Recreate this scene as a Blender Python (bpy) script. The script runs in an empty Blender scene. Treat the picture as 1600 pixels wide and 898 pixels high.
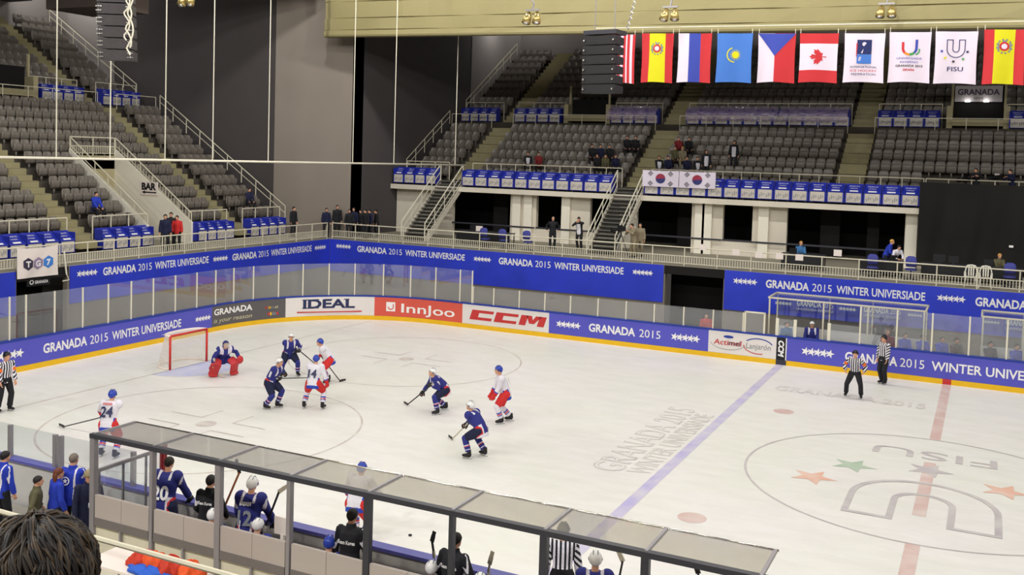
import bpy, bmesh, math, random
import numpy as np
from mathutils import Vector, Matrix
random.seed(7)
SC = bpy.context.scene
COL = SC.collection
PI = math.pi

# ------------------------------------------------------------ camera, world, lamps, exposure
F_PX, YAW, PITCH, ROLL = 1530.43, -0.454491, -0.049457, 0.029635
CAM = np.array([30.2368, -11.9623, 8.0899])
PPY = -130.89                                   # the picture is cropped from below its optical centre
fw = np.array([math.sin(YAW)*math.cos(PITCH), math.cos(YAW)*math.cos(PITCH), math.sin(PITCH)])
r0 = np.array([math.cos(YAW), -math.sin(YAW), 0.0]); u0 = np.cross(r0, fw)
RT = math.cos(ROLL)*r0 + math.sin(ROLL)*u0
UP = -math.sin(ROLL)*r0 + math.cos(ROLL)*u0
cd = bpy.data.cameras.new('camera'); cam = bpy.data.objects.new('camera', cd); COL.objects.link(cam)
cd.sensor_width = 36.0; cd.lens = F_PX/1600*36.0; cd.shift_y = PPY/1600; cd.clip_end = 300; cd.clip_start = 0.05
cam.matrix_world = Matrix(((RT[0],UP[0],-fw[0],CAM[0]),(RT[1],UP[1],-fw[1],CAM[1]),(RT[2],UP[2],-fw[2],CAM[2]),(0,0,0,1)))
SC.camera = cam
SC.view_settings.view_transform = 'Standard'; SC.view_settings.look = 'None'
SC.view_settings.gamma = 1.0; SC.view_settings.use_curve_mapping = False
SC.view_settings.exposure = 0.0
w = bpy.data.worlds.new('hall_air'); SC.world = w; w.use_nodes = True
w.node_tree.nodes['Background'].inputs[0].default_value = (1.0, 0.9, 0.8, 1)
w.node_tree.nodes['Background'].inputs[1].default_value = 0.05
SC.cycles.transparent_max_bounces = 24
SC.cycles.max_bounces = 8
SC.cycles.sample_clamp_indirect = 6.0
LAMP_W, LAMP_C = 1440.0, (1.0, 0.985, 0.945)
for i in range(8):
    for j, (ly, lw) in enumerate(((-15.0, 3.0 if i < 3 else 2.0), (2.0, 0.72), (14.0, 0.74), (26.0, 1.08))):  # first row, behind the camera, is added fill for the near side
        ld = bpy.data.lights.new('rink_and_fill_lamp', 'POINT'); ld.shadow_soft_size = 0.35
        ld.energy = LAMP_W*lw*(1.12 if i < 4 else 0.8); ld.color = LAMP_C
        lo = bpy.data.objects.new('rink_and_fill_lamp', ld); COL.objects.link(lo)
        lo.location = (1 + i*7.6, ly, 20.0)

for x, y, z, e in [(-24.6, yy, 19.6, 420) for yy in (10, 17, 24, 31)]+[(xx, 56.4, 19.5, 120) for xx in (-1.5, 6, 14, 22, 30)]+[(-1.6, 52.0, 17.5, 110), (-22.5, 32.5, 18.0, 160)]:  # added lights without fixtures, brightening the grey upper walls
    ld = bpy.data.lights.new('wall_fill_light', 'POINT'); ld.energy = e; ld.color = LAMP_C; ld.shadow_soft_size = 0.2
    lo = bpy.data.objects.new('wall_fill_light', ld); COL.objects.link(lo); lo.location = (x, y, z)

# ------------------------------------------------------------ pixel rays onto known planes of the hall
def _ray(px, py): return fw + (px-800)/F_PX*RT - (py-449-PPY)/F_PX*UP
def onZ(px, py, z=0.0): d = _ray(px, py); return CAM + d*((z-CAM[2])/d[2])
def onY(px, py, y): d = _ray(px, py); return CAM + d*((y-CAM[1])/d[1])
def onX(px, py, x): d = _ray(px, py); return CAM + d*((x-CAM[0])/d[0])
def pix(p):
    d = np.asarray(p, float)-CAM; z = d@fw
    return (800+F_PX*(d@RT)/z, 449+PPY-F_PX*(d@UP)/z, z)

# ------------------------------------------------------------ materials
def lin(c):
    return tuple((x/255/12.92 if x/255 <= 0.04045 else ((x/255+0.055)/1.055)**2.4) for x in c)
MATS = {}
def M(name, rgb=None, rough=0.6, metal=0.0, var=0.12, scale=3.0, spec=0.4, bump=0.0, trans=0.0):
    if name in MATS: return MATS[name]
    m = bpy.data.materials.new(name); m.use_nodes = True; nt = m.node_tree; N = nt.nodes; Lk = nt.links
    b = N['Principled BSDF']; c = lin(rgb)
    tc = N.new('ShaderNodeTexCoord'); no = N.new('ShaderNodeTexNoise'); no.inputs['Scale'].default_value = scale
    no.inputs['Detail'].default_value = 5
    Lk.new(tc.outputs['Object'], no.inputs['Vector'])
    mx = N.new('ShaderNodeMix'); mx.data_type = 'RGBA'
    mx.inputs['A'].default_value = (*[max(0, x*(1-var)) for x in c], 1); mx.inputs['B'].default_value = (*[min(1, x*(1+var)) for x in c], 1)
    Lk.new(no.outputs['Fac'], mx.inputs['Factor']); Lk.new(mx.outputs['Result'], b.inputs['Base Color'])
    b.inputs['Roughness'].default_value = rough; b.inputs['Metallic'].default_value = metal
    b.inputs['Specular IOR Level'].default_value = spec
    if bump:
        bp = N.new('ShaderNodeBump'); bp.inputs['Strength'].default_value = bump; bp.inputs['Distance'].default_value = 0.02
        Lk.new(no.outputs['Fac'], bp.inputs['Height']); Lk.new(bp.outputs['Normal'], b.inputs['Normal'])
    MATS[name] = m; return m

def glass_mat(name, tint=(0.93, 0.95, 0.96), refl=0.07, haze=0.06, rough=0.02):
    m = bpy.data.materials.new(name); m.use_nodes = True; nt = m.node_tree; N = nt.nodes; Lk = nt.links
    N.remove(N['Principled BSDF']); out = N['Material Output']
    t = N.new('ShaderNodeBsdfTransparent'); t.inputs[0].default_value = (*tint, 1)
    g = N.new('ShaderNodeBsdfGlossy'); g.inputs['Roughness'].default_value = rough
    d = N.new('ShaderNodeBsdfDiffuse'); d.inputs[0].default_value = (0.75, 0.75, 0.78, 1)
    lw = N.new('ShaderNodeLayerWeight'); lw.inputs[0].default_value = 0.5
    pw = N.new('ShaderNodeMath'); pw.operation = 'POWER'; pw.inputs[1].default_value = 5.0
    mp = N.new('ShaderNodeMath'); mp.operation = 'MULTIPLY_ADD'; mp.inputs[1].default_value = 0.8; mp.inputs[2].default_value = refl
    Lk.new(lw.outputs['Facing'], pw.inputs[0])
    no = N.new('ShaderNodeTexNoise'); no.inputs['Scale'].default_value = 0.8
    mh = N.new('ShaderNodeMath'); mh.operation = 'MULTIPLY'; mh.inputs[1].default_value = 2*haze
    m1 = N.new('ShaderNodeMixShader'); m2 = N.new('ShaderNodeMixShader')
    Lk.new(pw.outputs[0], mp.inputs[0]); Lk.new(no.outputs['Fac'], mh.inputs[0])
    Lk.new(mh.outputs[0], m1.inputs[0]); Lk.new(t.outputs[0], m1.inputs[1]); Lk.new(d.outputs[0], m1.inputs[2])
    Lk.new(mp.outputs[0], m2.inputs[0]); Lk.new(m1.outputs[0], m2.inputs[1]); Lk.new(g.outputs[0], m2.inputs[2])
    Lk.new(m2.outputs[0], out.inputs[0]); MATS[name] = m; return m

# ------------------------------------------------------------ mesh builder
class MB:
    def __init__(s): s.v = []; s.f = []; s.m = []
    def add(s, vs, fs, mi=0):
        o = len(s.v); s.v += [tuple(map(float, v)) for v in vs]; s.f += [tuple(i+o for i in f) for f in fs]; s.m += [mi]*len(fs); return s
    def box(s, lo, hi, mi=0, R=None, T=None):
        x0, y0, z0 = lo; x1, y1, z1 = hi
        vs = [(x0,y0,z0),(x1,y0,z0),(x1,y1,z0),(x0,y1,z0),(x0,y0,z1),(x1,y0,z1),(x1,y1,z1),(x0,y1,z1)]
        if R is not None or T is not None:
            R = Matrix.Identity(3) if R is None else R; T = Vector((0,0,0)) if T is None else Vector(T)
            vs = [tuple(R @ Vector(v) + T) for v in vs]
        return s.add(vs, [(0,3,2,1),(4,5,6,7),(0,1,5,4),(1,2,6,5),(2,3,7,6),(3,0,4,7)], mi)
    def bar(s, a, b, wx, wz=None, mi=0, up=(0,0,1)):
        """square bar from a to b"""
        wz = wx if wz is None else wz
        a = Vector(a); b = Vector(b); d = (b-a).normalized(); upv = Vector(up)
        if abs(d.dot(upv)) > 0.98: upv = Vector((0,1,0))
        x = d.cross(upv).normalized(); z = x.cross(d)
        vs = []
        for p in (a, b):
            for sx, sz in ((-1,-1),(1,-1),(1,1),(-1,1)): vs.append(tuple(p + x*(sx*wx/2) + z*(sz*wz/2)))
        return s.add(vs, [(3,2,1,0),(4,5,6,7),(0,1,5,4),(1,2,6,5),(2,3,7,6),(3,0,4,7)], mi)
    def tube(s, pts, rad, n=8, mi=0, cap=True, flat=1.0, up=None):
        """swept round (or elliptical) tube; rad is a number or one per point"""
        P = [Vector(p) for p in pts]; k = len(P)
        rs = [rad]*k if not isinstance(rad, (list, tuple)) else rad
        x = None; o = len(s.v); vs = []
        for i in range(k):
            d = (P[min(i+1,k-1)]-P[max(i-1,0)]).normalized()
            if x is None:
                u = Vector(up) if up is not None else Vector((0,0,1))
                if abs(d.dot(u)) > 0.95: u = Vector((0,1,0))
                x = d.cross(u).normalized()
            else:
                x = (x - d*d.dot(x)).normalized()
            y = d.cross(x)
            r = rs[i]; rx, ry = (r if isinstance(r, tuple) else (r, r*flat))
            for j in range(n):
                a = 2*PI*j/n; vs.append(tuple(P[i] + x*(math.cos(a)*rx) + y*(math.sin(a)*ry)))
        fs = []
        for i in range(k-1):
            for j in range(n): fs.append((i*n+j, i*n+(j+1)%n, (i+1)*n+(j+1)%n, (i+1)*n+j))
        if cap:
            fs.append(tuple(range(n-1,-1,-1))); fs.append(tuple((k-1)*n+j for j in range(n)))
        return s.add(vs, fs, mi)
    def ball(s, c, r, n=12, m=8, mi=0, R=None):
        rx, ry, rz = (r, r, r) if not isinstance(r, (list, tuple)) else r
        vs = [Vector((0,0,-rz))]
        for i in range(1, m):
            t = -PI/2 + PI*i/m
            for j in range(n):
                a = 2*PI*j/n; vs.append(Vector((rx*math.cos(t)*math.cos(a), ry*math.cos(t)*math.sin(a), rz*math.sin(t))))
        vs.append(Vector((0,0,rz)))
        if R is not None: vs = [R @ v for v in vs]
        vs = [tuple(v+Vector(c)) for v in vs]
        fs = [(0, 1+(j+1)%n, 1+j) for j in range(n)]
        for i in range(m-2):
            for j in range(n): fs.append((1+i*n+j, 1+i*n+(j+1)%n, 1+(i+1)*n+(j+1)%n, 1+(i+1)*n+j))
        T = len(vs)-1; b = 1+(m-2)*n
        fs += [(b+j, b+(j+1)%n, T) for j in range(n)]
        return s.add(vs, fs, mi)
    def prism(s, poly, f0, f1, mi=0):
        """polygon (list of 2D points) carried by two maps 2D -> 3D"""
        n = len(poly); vs = [f0(*p) for p in poly] + [f1(*p) for p in poly]
        return s.add(vs, [tuple(range(n-1,-1,-1)), tuple(range(n, 2*n))] + [(i,(i+1)%n,n+(i+1)%n,n+i) for i in range(n)], mi)
    def mesh(s, name, mats):
        me = bpy.data.meshes.new(name); me.from_pydata(s.v, [], s.f)
        for m in (mats if isinstance(mats, (list, tuple)) else [mats]): me.materials.append(m)
        if any(s.m): me.polygons.foreach_set('material_index', s.m)
        me.update(); return me
    def build(s, name, mats, parent=None, smooth=False, loc=None, fix=True):
        me = s.mesh(name, mats)
        if fix:
            bm = bmesh.new(); bm.from_mesh(me); bmesh.ops.recalc_face_normals(bm, faces=bm.faces); bm.to_mesh(me); bm.free()
        if smooth: me.polygons.foreach_set('use_smooth', [True]*len(me.polygons))
        return link(name, me, parent, loc)
def link(name, me, parent=None, loc=None):
    o = bpy.data.objects.new(name, me); COL.objects.link(o)
    if loc is not None: o.location = loc
    if parent is not None:
        o.parent = parent
        o.matrix_parent_inverse = Matrix.Identity(4)
        if loc is None:                      # geometry was given in hall coordinates
            o.matrix_parent_inverse = world_of(parent).inverted()
    return o
def world_of(o):
    m = o.matrix_basis.copy()
    if o.parent is not None: m = world_of(o.parent) @ o.matrix_parent_inverse @ m
    return m
def tag(o, label, cat, group=None, kind=None):
    o['label'] = label; o['category'] = cat
    if group: o['group'] = group
    if kind: o['kind'] = kind
    return o
def empty(name, loc=(0,0,0), label=None, cat=None, group=None):
    o = bpy.data.objects.new(name, None); COL.objects.link(o); o.location = loc; o.empty_display_size = 0.2
    if label: tag(o, label, cat, group)
    return o
def struct(mb, name, mats, parent=None, **k):
    o = mb.build(name, mats, parent, **k); o['kind'] = 'structure'; return o
def kids(o): return [c for c in list(COL.objects) if c.parent is o]
def dup(o, loc=None, rotz=None, chn=None):
    c = o.copy(); COL.objects.link(c)
    if loc is not None: c.location = loc
    if rotz is not None: c.rotation_euler = (0,0,rotz)
    for ch in (chn or []):
        k = ch[0].copy(); COL.objects.link(k); k.parent = c
        for g in ch[1]:
            d = g.copy(); COL.objects.link(d); d.parent = k
    return c
ORD = ['zeroth','first','second','third','fourth','fifth','sixth','seventh','eighth','ninth','tenth','eleventh','twelfth','thirteenth','fourteenth','fifteenth','sixteenth','seventeenth','eighteenth','nineteenth','twentieth']
def ordn(n):
    if n <= 20: return ORD[n]
    t = {2:'twenty',3:'thirty',4:'forty',5:'fifty'}[n//10]
    return t+'-'+ORD[n%10] if n % 10 else {2:'twentieth',3:'thirtieth',4:'fortieth',5:'fiftieth'}[n//10]

# ------------------------------------------------------------ scratch scene for evaluating modifiers and text
TMP = bpy.data.scenes.new('scratch')
def evaluate(ob):
    TMP.collection.objects.link(ob)
    vl = TMP.view_layers[0]; vl.update(); dg = vl.depsgraph
    me = bpy.data.meshes.new_from_object(ob.evaluated_get(dg))
    TMP.collection.objects.unlink(ob); return me
def remesh(mb, vox, smooth=2):
    me = mb.mesh('tmp', [])
    ob = bpy.data.objects.new('tmp', me)
    md = ob.modifiers.new('r', 'REMESH'); md.mode = 'VOXEL'; md.voxel_size = vox
    if smooth:
        ms = ob.modifiers.new('s', 'SMOOTH'); ms.factor = 0.5; ms.iterations = smooth
    out = evaluate(ob); bpy.data.objects.remove(ob); bpy.data.meshes.remove(me); return out
_TXT = {}
def text2d(body, bold=0.0, shear=0.0, spacing=1.0):
    """flat letter faces, cap height 1, origin at the left baseline"""
    k = (body, bold, shear, spacing)
    if k in _TXT: return _TXT[k]
    cu = bpy.data.curves.new('t', 'FONT'); cu.body = body; cu.size = 1.0; cu.offset = bold; cu.shear = shear; cu.space_character = spacing
    cu.resolution_u = 3; cu.fill_mode = 'FRONT'
    ob = bpy.data.objects.new('t', cu); me = evaluate(ob); bpy.data.objects.remove(ob); bpy.data.curves.remove(cu)
    cap = 0.729
    V = [(v.co.x/cap, v.co.y/cap) for v in me.vertices]; Fc = [tuple(p.vertices) for p in me.polygons]
    bpy.data.meshes.remove(me)
    if V:
        x0 = min(v[0] for v in V); V = [(a-x0, b) for a, b in V]
    wd = max((v[0] for v in V), default=0)
    _TXT[k] = (V, Fc, wd); return _TXT[k]
class Multi:
    """collects lettering and marks as separate pieces"""
    def __init__(s): s.parts = []
    def sub(s, name):
        m = MB(); s.parts.append((name, m)); return m
    def shape(s):
        for n, m in s.parts:
            if n == 'logo': return m
        return s.sub('logo')
    def build(s, mats, parent):
        for n, m in s.parts: m.build(n, mats, parent, fix=False)
def put_text(mb, body, f, x, y, h, bold=0.0, shear=0.0, mi=0, width=None, align='L', spacing=1.0):
    """letters of cap height h with lower left corner at (x, y) of a flat layout, carried to 3D by f(x, y)"""
    if isinstance(mb, Multi): mb = mb.sub('lettering')
    V, Fc, wd = text2d(body, bold, shear, spacing)
    sx = h if width is None else width/max(wd, 1e-6)
    off = {'L':0, 'C':-wd*sx/2, 'R':-wd*sx}[align]
    mb.add([f(x+off+a*sx, y+b*h) for a, b in V], Fc, mi); return wd*sx
def put_poly(mb, poly, f, mi=0):
    if isinstance(mb, Multi): mb = mb.shape()
    mb.add([f(*p) for p in poly], [tuple(range(len(poly)))], mi)
def star(cx, cy, r, rot=PI/2, k=0.42):
    return [(cx+(r if i%2 == 0 else r*k)*math.cos(rot+i*PI/5), cy+(r if i%2 == 0 else r*k)*math.sin(rot+i*PI/5)) for i in range(10)]
def put_star(mb, cx, cy, r, f, mi=0, rot=PI/2, k=0.42):
    p = star(cx, cy, r, rot, k); mb.add([f(cx, cy)]+[f(*q) for q in p], [(0, 1+i, 1+(i+1)%10) for i in range(10)], mi)
def put_disc(mb, cx, cy, r, f, mi=0, n=24, ry=None, a0=0, a1=2*PI, rin=0.0):
    if isinstance(mb, Multi): mb = mb.shape()
    ry = r if ry is None else ry
    if rin <= 0:
        mb.add([f(cx, cy)]+[f(cx+r*math.cos(a0+(a1-a0)*i/n), cy+ry*math.sin(a0+(a1-a0)*i/n)) for i in range(n+1)], [(0, i+1, i+2) for i in range(n)], mi)
    else:
        vs = []
        for i in range(n+1):
            a = a0+(a1-a0)*i/n; c, s_ = math.cos(a), math.sin(a)
            vs += [f(cx+r*c, cy+ry*s_), f(cx+(r-rin)*c, cy+(ry-rin)*s_)]
        mb.add(vs, [(2*i, 2*i+2, 2*i+3, 2*i+1) for i in range(n)], mi)
def put_rect(mb, x0, y0, x1, y1, f, mi=0):
    if isinstance(mb, Multi): mb = mb.shape()
    mb.add([f(x0,y0), f(x1,y0), f(x1,y1), f(x0,y1)], [(0,1,2,3)], mi)
# ============================================================ materials
M('wall_light', (216,208,192), 0.85, var=0.06, scale=0.7)
M('wall_column', (236,230,214), 0.85, var=0.05, scale=0.7)
M('concrete_floor', (150,144,128), 0.8, var=0.12, scale=1.2)
M('concrete_step', (150,142,108), 0.85, var=0.16, scale=2.0)
M('terrace', (74,68,60), 0.9, var=0.15, scale=1.5)
M('curtain_light', (140,130,120), 0.95, var=0.07, scale=0.6)
M('curtain_dark', (78,73,73), 0.95, var=0.10, scale=0.5)
M('wall_grey', (150,143,140), 0.9, var=0.05, scale=0.5)
M('black_cloth', (26,24,22), 0.95, var=0.25, scale=0.7)
M('room_shade', (16,14,15), 0.9, var=0.2, scale=1.0)  # near-black colour paints in the shade of unlit rooms and passages
M('roof_dark', (40,36,34), 0.95, var=0.1)
M('white_paint', (226,220,200), 0.45, var=0.04)
M('rail_cream', (214,207,184), 0.45, var=0.05)
M('rail_grey', (146,142,146), 0.4, var=0.08, metal=0.25)
M('bar_dark', (62,62,70), 0.4, var=0.1, metal=0.3)
M('banner_blue', (42,60,196), 0.55, var=0.28, scale=0.9)
M('board_blue', (84,84,190), 0.4, var=0.10, scale=0.8)
M('board_grey', (92,88,90), 0.4, var=0.08)
M('board_white', (226,220,216), 0.4, var=0.03)
M('board_red', (214,88,72), 0.4, var=0.05)
M('cap_blue', (30,56,150), 0.35, var=0.08)
M('cap_violet', (92,92,168), 0.35, var=0.08)
M('kick_yellow', (232,184,20), 0.4, var=0.08)
M('letter_white', (240,238,236), 0.5, var=0.02)
M('letter_navy', (40,46,86), 0.5, var=0.02)
M('letter_red', (196,52,52), 0.5, var=0.03)
M('letter_grey', (126,130,136), 0.5, var=0.03)
M('letter_cream', (206,198,160), 0.5, var=0.03)
M('black', (20,20,24), 0.6, var=0.15)
M('fascia_cream', (142,133,94), 0.85, var=0.05, scale=1.2)
glass_mat('board_glass', refl=0.075, haze=0.065)
glass_mat('roof_glass', tint=(0.80,0.78,0.74), refl=0.04, haze=0.13, rough=0.06)
glass_mat('clear_glass', refl=0.04, haze=0.02)

def ice_material():
    m = bpy.data.materials.new('ice'); m.use_nodes = True; nt = m.node_tree; N = nt.nodes; Lk = nt.links; b = N['Principled BSDF']
    tc = N.new('ShaderNodeTexCoord')
    n1 = N.new('ShaderNodeTexNoise'); n1.inputs['Scale'].default_value = 0.22; n1.inputs['Detail'].default_value = 4
    mp = N.new('ShaderNodeMapping'); mp.inputs['Rotation'].default_value = (0,0,0.5); mp.inputs['Scale'].default_value = (0.7, 1.9, 1)
    n2 = N.new('ShaderNodeTexNoise'); n2.inputs['Scale'].default_value = 1.1; n2.inputs['Detail'].default_value = 8; n2.inputs['Roughness'].default_value = 0.7
    n3 = N.new('ShaderNodeTexNoise'); n3.inputs['Scale'].default_value = 6.0; n3.inputs['Detail'].default_value = 6
    Lk.new(tc.outputs['Object'], n1.inputs['Vector']); Lk.new(tc.outputs['Object'], mp.inputs['Vector']); Lk.new(mp.outputs[0], n2.inputs['Vector']); Lk.new(mp.outputs[0], n3.inputs['Vector'])
    r1 = N.new('ShaderNodeValToRGB'); r1.color_ramp.elements[0].position = 0.35; r1.color_ramp.elements[1].position = 0.65
    r1.color_ramp.elements[0].color = (*lin((230,229,220)),1); r1.color_ramp.elements[1].color = (*lin((234,230,228)),1)
    r2 = N.new('ShaderNodeValToRGB'); r2.color_ramp.elements[0].position = 0.38; r2.color_ramp.elements[1].position = 0.6
    r2.color_ramp.elements[0].color = (0.84,0.83,0.81,1); r2.color_ramp.elements[1].color = (1,1,1,1)
    mx = N.new('ShaderNodeMix'); mx.data_type = 'RGBA'; mx.blend_type = 'MULTIPLY'; mx.inputs['Factor'].default_value = 0.38
    Lk.new(n1.outputs['Fac'], r1.inputs[0]); Lk.new(n2.outputs['Fac'], r2.inputs[0])
    Lk.new(r1.outputs[0], mx.inputs['A']); Lk.new(r2.outputs[0], mx.inputs['B']); Lk.new(mx.outputs['Result'], b.inputs['Base Color'])
    b.inputs['Roughness'].default_value = 0.42; b.inputs['Specular IOR Level'].default_value = 0.25
    bp = N.new('ShaderNodeBump'); bp.inputs['Strength'].default_value = 0.15; bp.inputs['Distance'].default_value = 0.01
    Lk.new(n3.outputs['Fac'], bp.inputs['Height']); Lk.new(bp.outputs[0], b.inputs['Normal'])
    MATS['ice'] = m
ice_material()
def faded(name, rgb, amount=0.75):
    """paint seen through scraped ice: patches show the ice colour"""
    m = bpy.data.materials.new(name); m.use_nodes = True; nt = m.node_tree; N = nt.nodes; Lk = nt.links; b = N['Principled BSDF']
    tc = N.new('ShaderNodeTexCoord'); n = N.new('ShaderNodeTexNoise'); n.inputs['Scale'].default_value = 1.6; n.inputs['Detail'].default_value = 7
    r = N.new('ShaderNodeValToRGB'); r.color_ramp.elements[0].position = 0.3; r.color_ramp.elements[1].position = 0.72
    i = lin((228,224,216)); c = lin(rgb)
    r.color_ramp.elements[0].color = (*c,1); r.color_ramp.elements[1].color = (*[c[k]*(1-amount)+i[k]*amount for k in range(3)],1)
    Lk.new(tc.outputs['Object'], n.inputs['Vector']); Lk.new(n.outputs['Fac'], r.inputs[0]); Lk.new(r.outputs[0], b.inputs['Base Color'])
    b.inputs['Roughness'].default_value = 0.5; b.inputs['Specular IOR Level'].default_value = 0.25; MATS[name] = m
faded('mark_blue', (184,176,216), 0.62); faded('mark_red', (206,170,164), 0.6); faded('mark_line', (190,176,170), 0.75)
faded('mark_grey', (182,174,178), 0.55); faded('mark_green', (160,186,160), 0.5); faded('mark_orange', (226,170,146), 0.5)
faded('mark_crease', (186,190,226), 0.5); faded('mark_letter', (190,180,188), 0.7); faded('mark_ice', (228,224,216), 0.9)

# ============================================================ ice sheet and its painted markings
XL, XR, YN, YF, RC = 0.0, 58.2, 2.4, 27.9, 7.0
YC = 15.0; XC = 29.09; XB = 22.96
def rink_loop(off=0.0, n=16):
    pts = []
    for cx, cy, a0 in ((XL+RC, YF-RC, PI), (XR-RC, YF-RC, PI/2), (XR-RC, YN+RC, 0), (XL+RC, YN+RC, -PI/2)):
        for i in range(n+1):
            a = a0 - PI/2*i/n; pts.append((cx+(RC+off)*math.cos(a), cy+(RC+off)*math.sin(a)))
    return pts
mb = MB(); lp = rink_loop(0.02)
mb.prism(lp, lambda x, y: (x, y, -0.2), lambda x, y: (x, y, 0.0))
ice = struct(mb, 'floor', MATS['ice']); ice['label'] = 'white scraped ice sheet inside the boards'
zi = lambda x, y: (x, y, 0.004)
zj = lambda x, y: (x, y, 0.007)
def mark(name, mat, fn):
    m = MB(); fn(m); o = m.build(name, MATS[mat], ice, fix=False); o['kind'] = 'structure'; return o
mark('blue_line', 'mark_blue', lambda m: put_rect(m, XB-.15, YN, XB+.15, YF, zi))
def _cl(m):
    for y0, y1 in ((YN, YC-4.5), (YC-2.6, YC+2.0), (YC+4.5, YF)): put_rect(m, XC-.15, y0, XC+.15, y1, zi)
mark('centre_line', 'mark_red', _cl)
mark('goal_line', 'mark_line', lambda m: put_rect(m, 3.97, YN+1.1, 4.03, YF-1.1, zi))
def _circ(cx, cy):
    def fn(m):
        put_disc(m, cx, cy, 4.53, zi, n=96, rin=0.06)
        put_disc(m, cx, cy, 0.30, zi, n=24)
        for sx in (-1, 1):
            for sy in (-1, 1):
                put_rect(m, cx+sx*.6, cy+sy*.45-.025, cx+sx*1.8, cy+sy*.45+.025, zj)
                put_rect(m, cx+sx*.6-.025, cy+sy*.45, cx+sx*.6+.025, cy+sy*1.35, zi)
    return fn
for cy in (YC-5.44, YC+5.44): mark('faceoff_circle', 'mark_line', _circ(10.0, cy))
for cy in (YC-5.44, YC+5.44): mark('faceoff_spot', 'mark_red', lambda m: put_disc(m, 24.5, cy, 0.33, zi))
mark('centre_circle', 'mark_grey', lambda m: put_disc(m, XC, YC, 4.53, zj, n=128, rin=0.06))
mark('goal_crease', 'mark_crease', lambda m: put_disc(m, 4.0, YC, 1.8, zi, n=32, a0=-PI/2, a1=PI/2))
# logo in the centre circle: its top points to the near boards
def logo_f(x, y): return (XC-.35+x, YC-1.0-y, 0.005)         # y grows towards the camera side
def put_U(m, f, wd, h, th, lw, mi=0):
    def arc(r, cy): return [(r*math.cos(PI+PI*i/20), cy+r*math.sin(PI+PI*i/20)) for i in range(21)]
    ro, ri = wd/2, wd/2-th
    loop = [(-ro, h)]+arc(ro, ro)+[(ro, h), (ri, h)]+arc(ri, ro)[::-1]+[(-ri, h)]
    k = len(loop); vs = []
    for i in range(k):
        a, b, c = loop[i-1], loop[i], loop[(i+1) % k]
        n1 = np.array((-(b[1]-a[1]), b[0]-a[0])); n2 = np.array((-(c[1]-b[1]), c[0]-b[0]))
        n1 = n1/max(np.linalg.norm(n1),1e-9); n2 = n2/max(np.linalg.norm(n2),1e-9)
        n = n1+n2 if np.linalg.norm(n1) > .5 and np.linalg.norm(n2) > .5 else n1+n2
        n = n/max(np.linalg.norm(n),1e-9); q = n*lw/2/max(.5, float(n@(n2 if np.linalg.norm(n2) > .5 else n1)))
        vs += [f(b[0]+q[0], b[1]+q[1]), f(b[0]-q[0], b[1]-q[1])]
    m.add(vs, [(2*i, 2*i+1, (2*i+3) % (2*k), (2*i+2) % (2*k)) for i in range(k)], mi)
mark('painted_letter', 'mark_grey', lambda m: put_U(m, lambda x, y: (29.12+x, 15.0-y, 0.009), 3.26, 3.1, .98, 0.15))
for (px_, py_), mt in (((1270,745),'mark_orange'), ((1333,727),'mark_green'), ((1452,735),'mark_grey'), ((1570,768),'mark_orange')):
    q = onZ(px_, py_)
    mark('painted_star', mt, lambda m: put_star(m, q[0], q[1], 0.62, zj, rot=-PI/2+.3))
mark('painted_word', 'mark_grey', lambda m: put_text(m, 'FISU', lambda x, y: (30.75-x, 18.1-y, 0.008), 0, 0, .85, bold=.0, width=3.2))
# 'GRANADA 2015 / WINTER UNIVERSIADE' beside the blue line reads along +Y, its feet to the line; outlined letters
def outlined(body, f, h, wd):
    mark('painted_word', 'mark_letter', lambda m: put_text(m, body, lambda x, y: f(x, y, .006), 0, 0, h, bold=.012, width=wd))
    mark('painted_word_fill', 'mark_ice', lambda m: put_text(m, body, lambda x, y: f(x, y, .008), wd*.004, .02*h, h*.96, bold=-.016, width=wd*.992))
outlined('GRANADA 2015', lambda x, y, z: (21.98-y, 11.7+x, z), .88, 7.3)
outlined('WINTER UNIVERSIADE', lambda x, y, z: (22.68-y, 11.9+x, z), .60, 6.7)
outlined('GRANADA 2015', lambda x, y, z: (23.6+x, 23.4+y, z), .75, 5.0)

# ============================================================ hall floors, walls, roof
CZ = 3.1                        # concourse height
XW, YW2 = -3.1, 33.0            # faces of the banner walls
YT, XT = 40.0, -6.3             # fronts of far and end stand
mb = MB(); mb.box((-30,-12,-0.5), (70,YW2+.3,-0.2)); struct(mb, 'floor_rink_hall', M('hall_floor', (116,110,100), 0.8, var=.1))
mb = MB()
mb.box((XW-9.5,-2,2.75), (XW,YW2,CZ)); mb.box((XW-9.5,YW2,2.75), (64,YT+6,CZ)); struct(mb, 'floor_concourse', MATS['concrete_floor'])
mb = MB()
mb.box((XW-.25,-2,-.2), (XW,13.25,2.75)); mb.box((XW-.25,15.55,-.2), (XW,YW2,2.75)); mb.box((XW-.25,13.25,2.72),(XW,15.55,2.75))
struct(mb, 'wall_end_lower', M('wall_lower', (128,120,108), 0.85, var=.1, scale=.8))
mb = MB()
mb.box((XW,YW2,-.2), (16.5,YW2+.25,2.75)); mb.box((19.3,YW2,-.2), (64,YW2+.25,2.75)); mb.box((16.5,YW2,2.72),(19.3,YW2+.25,2.75))
struct(mb, 'wall_far_lower', MATS['wall_lower'])
mb = MB(); mb.box((XW-2.0,12.9,-.2),(XW-1.9,15.9,2.75)); mb.box((16.2,YW2+2.0,-.2),(19.6,YW2+2.1,2.75)); struct(mb, 'wall_passage', MATS['room_shade'])
mb = MB(); mb.box((XW-.02,13.25,2.68),(XW+.02,15.6,CZ-.02)); mb.box((16.45,YW2-.02,2.68),(19.33,YW2+.02,CZ-.02)); struct(mb, 'trim_black_edge', MATS['black_cloth'])

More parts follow.
